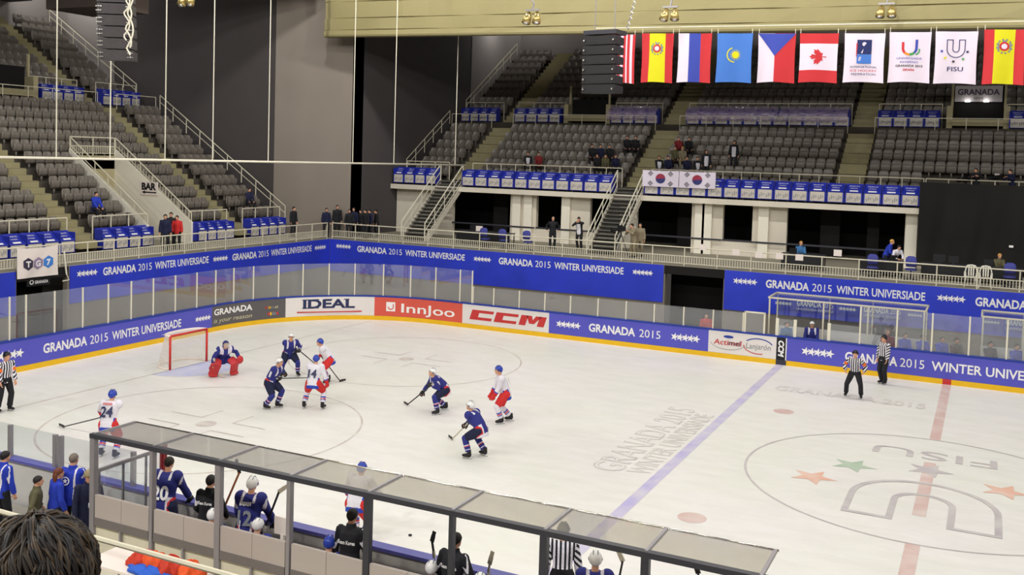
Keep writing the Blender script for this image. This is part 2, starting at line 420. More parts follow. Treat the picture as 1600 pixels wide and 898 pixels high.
# far wall under the tier, with its openings
mb = MB()
zs, zt, zb = 3.92, 5.86, 6.2
ops = [(0.83,4.75,CZ), (6.44,8.05,zs), (9.81,11.6,zs), (12.59,15.72,CZ), (17.43,19.0,zs), (20.78,26.5,CZ), (29.0,33.0,CZ), (36.0,40.0,zs), (44,48,CZ)]
x = -3.2
for a, b, s_ in ops:
    mb.box((x,YT,CZ),(a,YT+.3,zt))
    if s_ > CZ: mb.box((a,YT,CZ),(b,YT+.3,s_))
    x = b
mb.box((x,YT,CZ),(64,YT+.3,zt))
struct(mb, 'wall_far_middle', MATS['wall_light'])
mb = MB()
for a in (4.98, 5.72, 8.12, 15.95, 16.35, 19.35, 26.55): mb.box((a,YT-.22,CZ),(a+.52,YT,zt))
struct(mb, 'trim_pilasters', MATS['wall_column'])
mb = MB(); mb.box((-3.2,YT-.75,zt-.04),(64,YT+.3,6.1)); struct(mb, 'trim_beam', MATS['wall_light'])
mb = MB()
for a, b in ((4.75,6.44),(8.05,9.81),(15.72,17.43),(19.0,20.78)):
    mb.box((a-.02,YT-.26,3.86),(b+.02,YT-.222,3.95))
for a, b, s_ in ops:
    mb.box((a,YT-.04,3.86),(b,YT+.02,3.95))
struct(mb, 'trim_handline', MATS['bar_dark'])
mb = MB(); mb.box((-3.2,YT+5.0,CZ),(64,YT+5.1,6.2)); struct(mb, 'wall_far_room', MATS['room_shade'])
mb = MB()
for a, b in ((2.0,3.0),(14.0,14.9),(22.0,23.0),(24.4,25.0)): mb.box((a,YT+3.2,CZ),(b,YT+3.4,5.7))
struct(mb, 'wall_far_room_pier', M('pier_dark', (40,38,38), .9))

# terraces ----------------------------------------------------------------
RUN, RISE = 0.9, 0.57
FY0, FZ0, NF = 41.0, 6.45, 6            # far stand lower rows
FU0, FUZ, NFU = 48.9, 10.75, 9          # far stand upper rows
LX0, LZ0, NL = -6.9, 3.9, 11            # end stand lower rows
LRUN, LRISE = 0.88, 0.57
LU0, LUZ, NLU = -19.0, 10.75, 9
mb = MB()
mb.box((-3.2,YT+.0,6.1),(64,FY0,6.45))
for k in range(NF): mb.box((-3.2,FY0+RUN*k,FZ0+RISE*k-.6),(64,FY0+RUN*(k+1),FZ0+RISE*k))
yA = FY0+RUN*NF
mb.box((-3.2,yA,9.3),(64,47.55,9.87)); mb.box((-3.2,47.55,9.3),(64,48.5,10.3))
for k in range(NFU): mb.box((-3.2,FU0-.4+RUN*k,FUZ+RISE*k-.6),(64,FU0-.4+RUN*(k+1),FUZ+RISE*k))
struct(mb, 'floor_far_stand', MATS['terrace'])
VY0, VY1 = 23.2, 26.0                   # the way out through the end stand
mb = MB()
for y0, y1 in ((-2,VY0-.12),(VY1+.12,33.4)):
    mb.box((LX0,y0,CZ),(XT-.35,y1,LZ0-.3))
for k in range(NL):
    z = LZ0+LRISE*k; x1 = LX0-LRUN*k
    segs = ((-2,VY0-.12),(VY1+.12,33.4)) if k < 6 else ((-2,33.4),)
    for y0, y1 in segs: mb.box((x1-LRUN,y0,CZ if k < 6 else z-.6),(x1,y1,z))
xA = LX0-LRUN*NL
mb.box((-17.8,-2,9.4),(xA,33.4,10.1)); mb.box((-18.6,-2,9.4),(-17.8,33.4,10.35))
for k in range(NLU): mb.box((LU0+.4-LRUN*(k+1),-2,LUZ+LRISE*k-.6),(LU0+.4-LRUN*k,33.4,LUZ+LRISE*k))
struct(mb, 'floor_end_stand', MATS['terrace'])
# walls of the way out
mb = MB()
for y0, y1 in ((VY0-.12,VY0),(VY1,VY1+.12)):
    pts = [(XT-.35,CZ),(XT-.35,LZ0+.25),(LX0-LRUN*6,LZ0+LRISE*6+.45),(LX0-LRUN*6,CZ)]
    mb.prism(pts, lambda x, z: (x,y0,z), lambda x, z: (x,y1,z))
struct(mb, 'wall_passage_side', MATS['wall_column'])
mb = MB(); mb.box((LX0-LRUN*6-.12,VY0,5.4),(LX0-LRUN*6,VY1,LZ0+LRISE*6+.1)); struct(mb, 'wall_passage_end', M('wall_beige', (168,158,124), .85, var=.08))
mb = MB(); mb.box((LX0-LRUN*6-1.6,VY0,CZ),(LX0-LRUN*6-1.5,VY1,5.4)); struct(mb, 'wall_passage_dark', MATS['room_shade'])
# stairs through the rows (two treads to a row)
FA = [(0.1,1.55),(11.45,12.95),(22.8,24.2),(33.6,35.0),(44,45.5)]
LA = [(6.5,7.8),(18.65,19.95),(28.85,30.0)]
mb = MB()
for a, b in FA:
    for k in range(-1, NF):
        y = FY0+RUN*k; z = FZ0+RISE*k
        mb.box((a,y+.04,z+.02),(b,y+.02+RUN,z+.03)); mb.box((a,y+RUN*.52,z),(b,y+RUN+.0,z+RISE*.5)); mb.box((a,y+RUN-.02,z+RISE*.5),(b,y+RUN,z+RISE))
for a, b in FA:
    for k in range(-1, NFU):
        y = FU0-.4+RUN*k; z = FUZ+RISE*k
        mb.box((a,y+RUN*.5,z-.02),(b,y+RUN,z+RISE*.5)); mb.box((a,y+RUN-.02,z+RISE*.5),(b,y+RUN,z+RISE)); mb.box((a,y,z),(b,y+RUN,z+.02))
struct(mb, 'floor_far_stand_steps', MATS['concrete_step'])
mb = MB()
for a, b in LA:
    for k in range(-1, NL):
        x = LX0-LRUN*k; z = LZ0+LRISE*k
        mb.box((x-LRUN-.0,a,z+.005),(x-.04,b,z+.03)); mb.box((x-LRUN,a,z),(x-LRUN*.5,b,z+LRISE*.5)); mb.box((x-LRUN,a,z+LRISE*.5),(x-LRUN+.02,b,z+LRISE))
    for k in range(-1, NLU):
        x = LU0+.4-LRUN*k; z = LUZ+LRISE*k
        mb.box((x-LRUN,a,z-.02),(x-LRUN*.5,b,z+LRISE*.5)); mb.box((x-LRUN,a,z+LRISE*.5),(x-LRUN+.02,b,z+LRISE)); mb.box((x-LRUN,a,z),(x,b,z+.02))
    mb.box((LX0,a,LZ0-.3),(XT-.3,b,LZ0-.25))
struct(mb, 'floor_end_stand_steps', MATS['concrete_step'])
# corner: dark curtain beside the end stand, pale pier, dark curtain beside the far stand
mb = MB(); mb.box((-21.2,34.0,CZ),(-8.0,34.12,24)); struct(mb, 'wall_corner_end', MATS['curtain_dark'])
mb = MB(); mb.prism([(-8.0,34.0),(-3.25,35.1),(-3.25,36.2),(-8.0,35.1)], lambda x, y: (x,y,CZ-.3), lambda x, y: (x,y,24)); struct(mb, 'wall_corner_pier', MATS['curtain_light'])
mb = MB(); mb.box((-3.35,35.11,CZ),(-3.25,49.3,24)); struct(mb, 'wall_corner_far', MATS['curtain_dark'])
mb = MB(); mb.box((-3.35,49.31,9),(-3.2,57.2,24)); struct(mb, 'wall_side_far', MATS['wall_grey'])
mb = MB(); mb.box((-28,33.9,9),(-21.21,34.1,24)); struct(mb, 'wall_side_end', MATS['wall_grey'])
mb = MB(); mb.box((-3.3,57.2,9),(64,57.4,24)); struct(mb, 'wall_far', MATS['wall_grey'])
mb = MB(); mb.box((-27.6,-14,9),(-27.4,34,24)); struct(mb, 'wall_end', MATS['wall_grey'])
mb = MB(); mb.box((-30,-30,21.5),(66,60,21.8)); struct(mb, 'ceiling', MATS['roof_dark'])
mb = MB(); mb.box((64,-30,-.5),(64.3,60,21.5)); struct(mb, 'wall_right', MATS['curtain_dark'])
mb = MB(); mb.box((-30,-26.3,-.5),(66,-26,21.5)); struct(mb, 'wall_near', MATS['curtain_dark'])
mb = MB(); mb.box((-30,-26,3),(-29.8,-2,21.5)); struct(mb, 'wall_end_near', MATS['curtain_dark'])
# ============================================================ dasher boards with adverts
BH = 1.17
_PATH = [(0.0,9.4),(0.0,YF-RC)]+[(RC-RC*math.cos(PI/2*i/24), YF-RC+RC*math.sin(PI/2*i/24)) for i in range(1,25)]+[(XR-RC,YF)]
_S = [0.0]
for a, b in zip(_PATH, _PATH[1:]): _S.append(_S[-1]+math.hypot(b[0]-a[0], b[1]-a[1]))
def path(s, off=0.0):
    """point at run s along the inner face of the boards; off > 0 is away from the ice"""
    i = max(0, min(len(_S)-2, next((k for k in range(1, len(_S)) if _S[k] >= s), len(_S)-1)-1))
    a, b = _PATH[i], _PATH[i+1]; L = _S[i+1]-_S[i]; t = (s-_S[i])/L; nx, ny = -(b[1]-a[1])/L, (b[0]-a[0])/L
    return (a[0]+(b[0]-a[0])*t+nx*off, a[1]+(b[1]-a[1])*t+ny*off)
def s_near(x, y):
    best = (1e9, 0)
    for i in range(len(_S)-1):
        a, b = _PATH[i], _PATH[i+1]; L = _S[i+1]-_S[i]
        t = max(0, min(L, ((x-a[0])*(b[0]-a[0])+(y-a[1])*(b[1]-a[1]))/L)); p = (a[0]+(b[0]-a[0])*t/L, a[1]+(b[1]-a[1])*t/L)
        d = math.hypot(p[0]-x, p[1]-y)
        if d < best[0]: best = (d, _S[i]+t)
    return best[1]
def s_px(px, py, z): q = onZ(px, py, z); return s_near(q[0], q[1])
def steps(s0, s1):
    return [s0]+[s for s in _S if s0+.02 < s < s1-.02]+[s1]
def strip(mb, s0, s1, z0, z1, o0, o1, mi=0):
    ss = steps(s0, s1); vs = []
    for s in ss:
        p, q = path(s, o0), path(s, o1); vs += [(*p,z0),(*q,z0),(*q,z1),(*p,z1)]
    fs = [(3,2,1,0)]+[tuple(4*(len(ss)-1)+k for k in range(4))]
    for i in range(len(ss)-1):
        for k in range(4): fs.append((4*i+k, 4*i+(k+1)%4, 4*i+4+(k+1)%4, 4*i+4+k))
    mb.add(vs, fs, mi)
boards = empty('rink_boards', (XC, YC, 0), 'rink boards around the ice with yellow kick strip and advert panels', 'boards')
SEND = _S[-1]
m = MB(); strip(m, 0, SEND, 0, BH-.05, .012, .14); m.build('board_wall', M('board_core', (200,198,196), .5), boards)
m = MB(); strip(m, 0, SEND, 0.0, .20, -.012, .012); m.build('kick_strip', MATS['kick_yellow'], boards)
m = MB(); strip(m, 0, SEND, BH-.06, BH, -.025, .19); m.build('cap_rail', MATS['cap_blue'], boards)
# near side of the boards (seen from behind)
def nearbox(z0, z1, o0, o1):
    m = MB(); pts = []
    for i in range(17):
        a = -PI + PI/2*i/16; pts.append((RC+math.cos(a), math.sin(a)))
    ring = [(0-o, 9.4) for o in (o0, o1)]
    vs = []; ps = [(RC+(RC+o0)*math.cos(-PI+PI/2*i/16), YN+RC+(RC+o0)*math.sin(-PI+PI/2*i/16), RC+(RC+o1)*math.cos(-PI+PI/2*i/16), YN+RC+(RC+o1)*math.sin(-PI+PI/2*i/16)) for i in range(17)]
    ps.append((46, YN-o0, 46, YN-o1))
    for x0, y0, x1, y1 in ps: vs += [(x0,y0,z0),(x1,y1,z0),(x1,y1,z1),(x0,y0,z1)]
    fs = [(3,2,1,0), tuple(4*(len(ps)-1)+k for k in range(4))]
    for i in range(len(ps)-1):
        for k in range(4): fs.append((4*i+k, 4*i+(k+1)%4, 4*i+4+(k+1)%4, 4*i+4+k))
    m.add(vs, fs); return m
nearbox(0, BH-.05, .012, .14).build('board_wall', MATS['board_core'], boards)
nearbox(0, .20, -.012, .012).build('kick_strip', MATS['kick_yellow'], boards)
nearbox(BH-.06, BH, -.03, .20).build('cap_rail', MATS['cap_violet'], boards)

PZ0, PZ1 = .205, BH-.065
def panel(name, s0, s1, mat, label, draw=None, mats=()):
    m = MB(); strip(m, s0, s1, PZ0, PZ1, -.008, .012); p = m.build(name, MATS[mat], boards)
    if label: p['label'] = label
    if draw:
        m = Multi(); draw(m, lambda x, y: (*path(s0+x, -.016), PZ0+y), s1-s0, PZ1-PZ0)
        m.build([MATS[k] for k in mats], p)
    return p
def stars5(m, f, x, y, r, mi=0):
    if isinstance(m, Multi): m = m.sub('star_row')
    for i in range(5): put_star(m, x+r+i*r*1.3, y, r, f, mi, rot=PI/2-.25, k=.40)
    return r*2+4*r*1.3
s1_ = s_px(327,518,0); s2_ = s_px(447,503,0); s3_ = s_px(586,498,0); s4_ = s_px(722,511,0); s5_ = s_near(onY(858,500,YF)[0],YF)
s6_ = s_near(onY(1107,530,YF)[0],YF); s7_ = s_near(onY(1213,545,YF)[0],YF); s8_ = s_near(onY(1229,550,YF)[0],YF)
def tx(px, py): return s_px(px, py, .7)
def d_left(m, f, L, H):
    s0 = 0.0
    a = s_px(52,545,.6); b = s_px(272,505,.6); wd = b-a
    put_text(m, 'GRANADA', f, a, .30, .34, bold=.03, width=wd*.285)
    put_text(m, '2015', f, a+wd*.305, .30, .34, width=wd*.125)
    put_text(m, 'WINTER UNIVERSIADE', f, a+wd*.46, .30, .34, bold=.018, width=wd*.54)
    c = s_px(286,500,.6); stars5(m, f, c, .47, .135)
    e = s_px(33,553,.6); stars5(m, f, e-1.25, .47, .18)
panel('advert_panel', 0, s1_, 'board_blue', 'violet-blue advert panel along the end boards', d_left, ['letter_white'])
def d_reason(m, f, L, H):
    put_text(m, 'GRANADA', f, .12, .50, .27, bold=.03, width=L*.55)
    put_text(m, 'is your reason', f, .10, .16, .20, shear=.25, mi=1, width=L*.55)
    for i, (mi, wd) in enumerate(((2,.10),(3,.10),(4,.14),(1,.2))):
        put_text(m, 'Andalucia'[2*i:2*i+2], f, L*.74+i*.17, .48, .13, bold=.02, mi=mi, width=.15)
    for i in range(5): put_rect(m, L*.78+i*.11, .16, L*.78+i*.11+.08, .30, f, 2+i%4)
panel('advert_panel', s1_, s2_, 'board_grey', 'dark grey advert panel in the curve of the boards', d_reason, ['letter_white','letter_cream','letter_red','kick_yellow','letter_grey'])
def d_ideal(m, f, L, H):
    w_ = put_text(m, 'IDEAL', f, L*.20, .37, .42, bold=.035, width=L*.58)
    for ch in range(1): pass
    # slab serifs
    for x0, x1 in ((.19,.285),(.305,.38),(.445,.54),(.655,.78)):
        put_rect(m, L*x0, .355, L*x1, .40, f); 
    for x0, x1 in ((.19,.285),(.305,.38),(.445,.53),(.655,.72)):
        put_rect(m, L*x0, .75, L*x1, .79, f)
    put_rect(m, L*.13, .17, L*.86, .225, f, 1)
panel('advert_panel', s2_, s3_, 'board_white', 'white advert panel with dark slab lettering over a red line', d_ideal, ['letter_navy','letter_red'])
def d_innjoo(m, f, L, H):
    cx, cy, r = L*.175, .46, .26
    q = m.shape(); pts = [(cx+r*max(-.85,min(.85,1.25*math.cos(a))), cy+r*max(-.85,min(.85,1.25*math.sin(a)))) for a in [2*PI*i/32 for i in range(32)]]
    q.add([f(cx,cy)]+[f(*p) for p in pts], [(0,1+i,1+(i+1)%32) for i in range(32)], 0)
    put_disc(m, cx, cy, .15, lambda x, y: tuple(np.array(f(x,y))-np.array([0,0,0])+_inset), 1, a0=PI, a1=2*PI, rin=.05)
    put_rect(m, cx+.10, cy, cx+.15, cy+.14, lambda x, y: tuple(np.array(f(x,y))+_inset), 1)
    put_text(m, 'InnJoo', f, L*.29, .22, .44, width=L*.62, bold=.012)
_inset = np.array([.004, -.006, 0])
panel('advert_panel', s3_, s4_, 'board_red', 'red advert panel with rounded white lettering and smiling badge', d_innjoo, ['letter_white','board_red'])
def d_ccm(m, f, L, H):
    sh = lambda x, y: f(x+.32*y, y)
    h = .46; wd = L*.27; x = L*.07; y = .22; t = .13
    for i in range(2):
        x0 = x+i*wd*1.06
        put_rect(m, x0, y, x0+wd*.95, y+t, sh); put_rect(m, x0, y+h-t, x0+wd*.95, y+h, sh); put_rect(m, x0, y+t, x0+wd*.34, y+h-t, sh)
    x0 = x+2*wd*1.06; w_ = wd*1.05
    put_rect(m, x0, y, x0+w_*.27, y+h, sh); put_rect(m, x0+w_*.73, y, x0+w_, y+h, sh)
    put_poly(m, [(x0+w_*.2,y+h),(x0+w_*.40,y+.10),(x0+w_*.60,y+.10),(x0+w_*.80,y+h),(x0+w_*.58,y+h),(x0+w_*.5,y+.26),(x0+w_*.42,y+h)], sh)
panel('advert_panel', s4_, s5_, 'board_white', 'white advert panel with three slanted red letters', d_ccm, ['letter_red'])
def d_mid(m, f, L, H):
    stars5(m, f, L*.045, .46, .17); stars5(m, f, L*.775, .46, .18)
    put_text(m, 'GRANADA', f, L*.265, .29, .35, bold=.03, width=L*.295); put_text(m, '2015', f, L*.585, .29, .35, width=L*.13)
panel('advert_panel', s5_, s6_, 'board_blue', 'violet-blue advert panel left of the blue line with stars at both ends', d_mid, ['letter_white'])
def d_dairy(m, f, L, H):
    put_disc(m, L*.30, .70, L*.075, f, 3, ry=.06)
    put_text(m, 'Actimel', f, L*.08, .36, .22, bold=.015, shear=.12, mi=1, width=L*.42)
    put_text(m, 'mel', f, L*.30, .36, .22, bold=.012, shear=.12, mi=2, width=L*.18)
    put_disc(m, L*.29, .46, L*.26, f, 2, ry=.30, a0=PI*1.05, a1=PI*1.95, rin=.02)
    put_text(m, 'Lanjarón', f, L*.56, .32, .24, shear=.15, mi=2, width=L*.36)
    put_disc(m, L*.74, .44, L*.22, f, 3, ry=.33, a0=.35, a1=PI*.8, rin=.045)
    put_disc(m, L*.74, .44, L*.22, f, 1, ry=.33, a0=PI*1.0, a1=PI*1.6, rin=.035)
panel('advert_panel', s6_, s7_, 'board_white', 'white advert panel with two small food logos', d_dairy, ['letter_white','letter_red','letter_grey','letter_blue'] if False else ['letter_white','letter_red','letter_grey','cap_blue'])
def d_post(m, f, L, H):
    m2 = lambda x, y: f(.07+y*.6, .10+x)
    put_text(m, 'CCM', lambda x, y: f(L*.22+y, H-.12-x), 0, 0, L*.52, bold=.05, shear=.2, width=.66)
    put_rect(m, L*.9, 0, L, H, f)
panel('advert_panel', s7_, s8_, 'black', 'narrow black advert panel at the end of the blue line', d_post, ['letter_white'])
m = MB(); strip(m, s7_, s8_, 0, .202, -.016, .012); m.build('kick_mark', MATS['bar_dark'], boards)
def d_right(m, f, L, H):
    a = s8_
    g = lambda px, py: s_near(onY(px,py,YF)[0],YF)-a
    stars5(m, f, g(1251,553), .46, .18)
    x0 = g(1320,565); x1 = g(1402,572); put_text(m, 'GRANADA', f, x0, .28, .35, bold=.03, width=x1-x0)
    put_text(m, '2015', f, g(1406,572), .28, .35, width=g(1444,576)-g(1406,572))
    x0 = g(1455,578); put_text(m, 'WINTER UNIVERSIADE', f, x0, .28, .35, bold=.018, width=(g(1598,590)-x0)*18/12.1)
panel('advert_panel', s8_, SEND, 'board_blue', 'violet-blue advert panel right of the blue line', d_right, ['letter_white'])
q = onY(1480,600,YF); m = MB(); strip(m, s_near(XC-.15,YF), s_near(XC+.15,YF), 0, .202, -.016, .012); o = m.build('kick_mark', MATS['letter_red'], boards); o['label'] = 'red mark of the centre line on the kick strip'

# ============================================================ blue banners on the concourse walls
def banner(name, f, L, z0, z1, label, draw, corner=None, group='blue event banners on the concourse walls'):
    m = MB()
    n = max(1, int(L))
    for i in range(n):
        a, b = L*i/n, L*(i+1)/n
        m.add([f(a,z0,0.0),f(b,z0,0.0),f(b,z1,0.0),f(a,z1,0.0),f(a,z0,.03),f(b,z0,.03),f(b,z1,.03),f(a,z1,.03)], [(3,2,1,0),(4,5,6,7),(0,1,5,4),(1,2,6,5),(2,3,7,6),(3,0,4,7)])
    o = tag(m.build(name, MATS['banner_blue']), label, 'banner', group)
    m = Multi(); draw(m, lambda x, y: f(x, y, .036)); m.build(MATS['letter_white'], o); return o
def words(m, f, x0, z, wd, h, first=True):
    put_text(m, 'GRANADA', f, x0, z, h, bold=.03, width=wd*.285)
    put_text(m, '2015', f, x0+wd*.305, z, h, width=wd*.125)
    put_text(m, 'WINTER UNIVERSIADE', f, x0+wd*.46, z, h, bold=.018, width=wd*.54)
fe = lambda x, z, d: (XW+.01+d, 15.65+x, z)
gy = lambda px, py: onX(px,py,XW)[1]-15.65
def d1(m, f):
    stars5(m, f, gy(118,428), 2.72, .15)
    a, b = gy(160,420), gy(325,403); words(m, f, a, 2.55, b-a, .33)
    stars5(m, f, gy(331,402), 2.68, .15)
    a, b = gy(362,399), gy(486,385); words(m, f, a, 2.52, b-a, .33)
    stars5(m, f, gy(490,384), 2.66, .15)
banner('banner', fe, YW2-.05-15.65, 1.55, CZ-.02, 'long blue event banner under the railing of the end concourse', d1)
fe2 = lambda x, z, d: (XW+.01+d, 4.0+x, z)
banner('banner', fe2, 13.2-4.0, 1.4, CZ-.02, 'short blue event banner left of the dark passage behind the goal', lambda m, f: words(m, f, 2.5, 2.4, 5, .33))
ff = lambda x, z, d: (XW+.06+x, YW2-.01-d, z)
gx = lambda px, py: onY(px,py,YW2)[0]-(XW+.06)
def d2(m, f):
    stars5(m, f, gx(525,383), 2.72, .15)
    a, b = gx(559,385), gx(727,399); words(m, f, a, 2.5, b-a, .33)
    stars5(m, f, gx(740,400), 2.64, .15)
    a, b = gx(780,404), gx(975,420); words(m, f, a, 2.48, b-a, .34)
    stars5(m, f, gx(988,421), 2.64, .15)
banner('banner', ff, 16.42-XW-.06, 1.3, CZ-.02, 'blue event banner on the far wall from the corner to the dark passage', d2)
ff2 = lambda x, z, d: (19.35+x, YW2-.01-d, z)
gx2 = lambda px, py: onY(px,py,YW2)[0]-19.35
def d3(m, f):
    stars5(m, f, gx2(1145,437), 2.62, .16)
    a, b = gx2(1197,441), gx2(1446,459); words(m, f, a, 2.44, b-a, .36)
    stars5(m, f, gx2(1463,464), 2.62, .16)
    a = gx2(1524,470); words(m, f, a, 2.42, b-gx2(1197,441), .36)
banner('banner', ff2, 24.0, 1.25, CZ-.02, 'blue event banner on the far wall right of the dark passage', d3)

# ============================================================ protective glass
def glass_run(root, posts, z1s, postw=.05, mat='board_glass', postmat='white_paint', off=.08):
    """posts: runs along the board path; a pane hangs between each pair"""
    for i, s in enumerate(posts):
        p = path(s, off); h = z1s[min(i, len(z1s)-1)]
        m = MB(); m.box((-postw/2,-postw/2,BH), (postw/2,postw/2,h), R=Matrix.Rotation(math.atan2(*(lambda a, b: (b[1]-a[1], b[0]-a[0]))(path(s-.05), path(s+.05))),3,'Z'), T=(p[0],p[1],0))
        m.build('glass_post', MATS[postmat], root)
        if i+1 < len(posts):
            m = MB(); strip(m, s+.03, posts[i+1]-.03, BH, h, off-.006, off+.006); m.build('glass_pane', MATS[mat], root)
g1 = empty('protective_glass', (0, 15, BH), 'tall glass screen on the end boards and around the rink corner', 'glass screen')
ps = [0.3, 1.3]
for px_, py_ in ((35,526),(78,518),(119,510),(158,503),(195,497),(229,491),(263,485),(295,479),(325,474),(358,470),(394,467),(432,463),(471,461),(513,460),(554,461),(596,464),(636,466),(677,468),(715,472),(734,474)):
    q = onZ(px_, py_, BH); ps.append(s_near(q[0], q[1]))
ps = sorted(ps)
glass_run(g1, ps, [2.68])
g2 = empty('protective_glass', (14, YF, BH), 'low glass screen along the far boards left of the penalty boxes', 'glass screen')
ps2 = [ps[-1]+.06]+[s_near(onY(px_,py_,YF)[0],YF) for px_,py_ in ((770,478),(810,482),(850,485),(890,489),(933,493),(977,498),(1021,503),(1067,508),(1113,514),(1160,520))]
glass_run(g2, ps2, [1.95])
g3 = empty('protective_glass', (26, YF, BH), 'tall glass screen in front of the penalty boxes and benches', 'glass screen')
ps3 = [s_near(onY(px_,py_,YF)[0],YF) for px_,py_ in ((1343,525),(1400,535),(1455,545),(1513,553),(1572,560))]
ps3 += [ps3[-1]+1.5*(i+1) for i in range(5)]
glass_run(g3, ps3, [2.62], postw=.06)
# gate with white frame between the low glass and the boxes
gt = empty('rink_gate', (*path(ps2[-1]), BH), 'white framed glass gate beside the penalty box', 'gate')
a, b = s_near(onY(1163,520,YF)[0],YF), s_near(onY(1193,525,YF)[0],YF)
m = MB()
for s in (a, b): p = path(s, .08); m.box((p[0]-.035,p[1]-.03,BH),(p[0]+.035,p[1]+.03,2.02))
m.box((path(a)[0],YF+.05,1.97),(path(b)[0],YF+.11,2.03)); m.build('gate_frame', MATS['white_paint'], gt)
m = MB(); m.box((path(a)[0]+.04,YF+.075,BH),(path(b)[0]-.04,YF+.085,1.97)); m.build('glass_pane', MATS['board_glass'], gt)
# low glass of the left penalty box
g5 = empty('protective_glass', (23.5, YF, BH), 'low glass screen with thick white posts in front of the left penalty box', 'glass screen')
ps5 = [s_near(onY(px_,py_,YF)[0],YF) for px_,py_ in ((1213,527),(1241,530),(1294,535),(1343,540))]
for i, s in enumerate(ps5[:3]):
    p = path(s,.09); m = MB(); m.box((p[0]-.06,p[1]-.03,BH),(p[0]+.06,p[1]+.03,1.86)); m.build('glass_post', MATS['white_paint'], g5)
for i in (0, 2):
    m = MB(); strip(m, ps5[i]+.06, ps5[i+1]-.06, BH, 1.84, .085, .095); m.build('glass_pane', MATS['board_glass'], g5)
# near side glass left of the bench
g4 = empty('protective_glass', (12, YN, BH), 'glass screen on the near boards left of the team bench', 'glass screen')
for x0, x1 in ((8.4,11.2),(11.2,12.62),(12.8,14.9)):
    m = MB(); m.box((x0+.03,YN-.085,BH),(x1-.03,YN-.075,1.88)); m.build('glass_pane', MATS['board_glass'], g4)
for x in (11.2, 12.62, 12.8, 14.9):
    m = MB(); m.box((x-.045,YN-.13,BH),(x+.045,YN-.05,1.87)); m.build('glass_post', MATS['rail_grey'], g4)

# ============================================================ penalty boxes
def pen_box(x0, x1, label, posts, words_at):
    r = empty('penalty_box', ((x0+x1)/2, 30.2, 0), label, 'penalty box')
    m = MB(); m.box((x0,30.6,-.2),(x1,30.68,1.15)); m.build('back_wall', MATS['board_core'], r)
    m = MB(); m.box((x0,30.62,1.15),(x1,30.64,2.42)); m.build('back_glass', MATS['clear_glass'], r)
    m = MB(); m.box((x0,28.9,2.50),(x1,30.7,2.53)); m.build('roof_glass', MATS['clear_glass'], r)
    m = MB(); m.bar((x0,28.9,2.54),(x1,28.9,2.54),.06); m.bar((x0,30.7,2.54),(x1,30.7,2.54),.06); m.bar((x0,28.9,2.54),(x0,30.7,2.54),.06); m.bar((x1,28.9,2.54),(x1,30.7,2.54),.06); m.build('roof_frame', MATS['rail_cream'], r)
    m = MB(); m.box((x0+.05,30.68,1.72),(x1-.05,30.72,2.46)); fb = m.build('fascia_banner', MATS['banner_blue'], r)
    m = Multi(); f = lambda x, z: (x0+x, 30.67, z)
    fx = lambda p_: onY(p_, 475, 30.67)[0]-x0
    for kind_, pa, pb in words_at:
        if kind_ == 's':
            r_ = min(.15, (fx(pb)-fx(pa))/7.2); stars5(m, f, fx(pa), 2.10, r_)
        else:
            a = fx(pa); wd = min(fx(pb), x1-x0-.06)-a
            put_text(m, 'GRANADA', f, a, 2.06, .24, bold=.03, width=wd*.68); put_text(m, '2015', f, a+wd*.72, 2.06, .24, width=wd*.28)
            put_text(m, 'UNIVERSIADA INVIERNO', f, a, 1.88, .11, width=wd)
    m.build(MATS['letter_white'], fb)
    for x in posts:
        m = MB(); m.box((x-.03,28.87,-.2),(x+.03,28.93,2.5)); m.build('post', MATS['rail_cream'], r)
        m = MB(); m.box((x-.025,30.59,1.1),(x+.025,30.64,2.5)); m.build('post', MATS['rail_cream'], r)
    m = MB(); m.box((x0+.2,29.9,.70),(x1-.2,30.3,.76)); [m.box((x,30.0,-.2),(x+.06,30.2,.7)) for x in np.linspace(x0+.4,x1-.5,5)]; m.build('bench_seat', M('bench_wood',(150,120,84),.6), r)
pen_box(22.2, 28.2, 'glass penalty box with starred blue fascia between the blue and red lines', (22.25,24.4,26.1,28.15), (('s',1210,1238),('t',1245,1302),('s',1310,1339),('t',1350,1408),('s',1418,1443)))
pen_box(30.15, 36.2, 'glass penalty box with starred blue fascia at the right of the red line', (30.2,31.6,33.5,36.1), (('s',1538,1565),('t',1573,1635)))
# ============================================================ railings
def railing(label, pts, h=0.86, post_gap=1.3, baluster=True, mat='rail_cream', group=None, mid=True, bgap=.115, ends=(True,True), low=.12, rr=.028, name='railing', midz=.52):
    """posts, top rail, lower rail and a panel of balusters in each bay along the polyline pts (base line)"""
    P = [Vector(p) for p in pts]
    root = empty(name, P[0], label, 'railing', group)
    U = Vector((0,0,1))
    m = MB(); m.tube([p+U*h for p in P], rr*1.15, 6); m.build('top_rail', MATS[mat], root)
    if mid:
        m = MB(); m.tube([p+U*(h*midz) for p in P], rr*.8, 6); m.build('middle_rail', MATS[mat], root)
    for i in range(len(P)-1):
        a, b = P[i], P[i+1]; L = (b-a).length; n = max(1, round(L/post_gap))
        for k in range(n+1):
            if i > 0 and k == 0: continue
            q = a+(b-a)*(k/n)
            if (k == 0 and not ends[0]) or (k == n and not ends[1]): continue
            m = MB(); m.tube([q, q+U*h], rr, 6); m.build('post', MATS[mat], root)
        if baluster:
            m = MB(); m.tube([a+U*low, b+U*low], rr*.7, 5); m.build('bottom_rail', MATS[mat], root)
            for k in range(n):
                m = MB(); u, v = a+(b-a)*(k/n), a+(b-a)*((k+1)/n); c = max(2, int((v-u).length/bgap))
                for j in range(1, c):
                    q = u+(v-u)*(j/c); m.box((q.x-.013,q.y-.013,q.z+low), (q.x+.013,q.y+.013,q.z+h*midz))
                m.build('baluster_panel', MATS[mat], root)
    return root
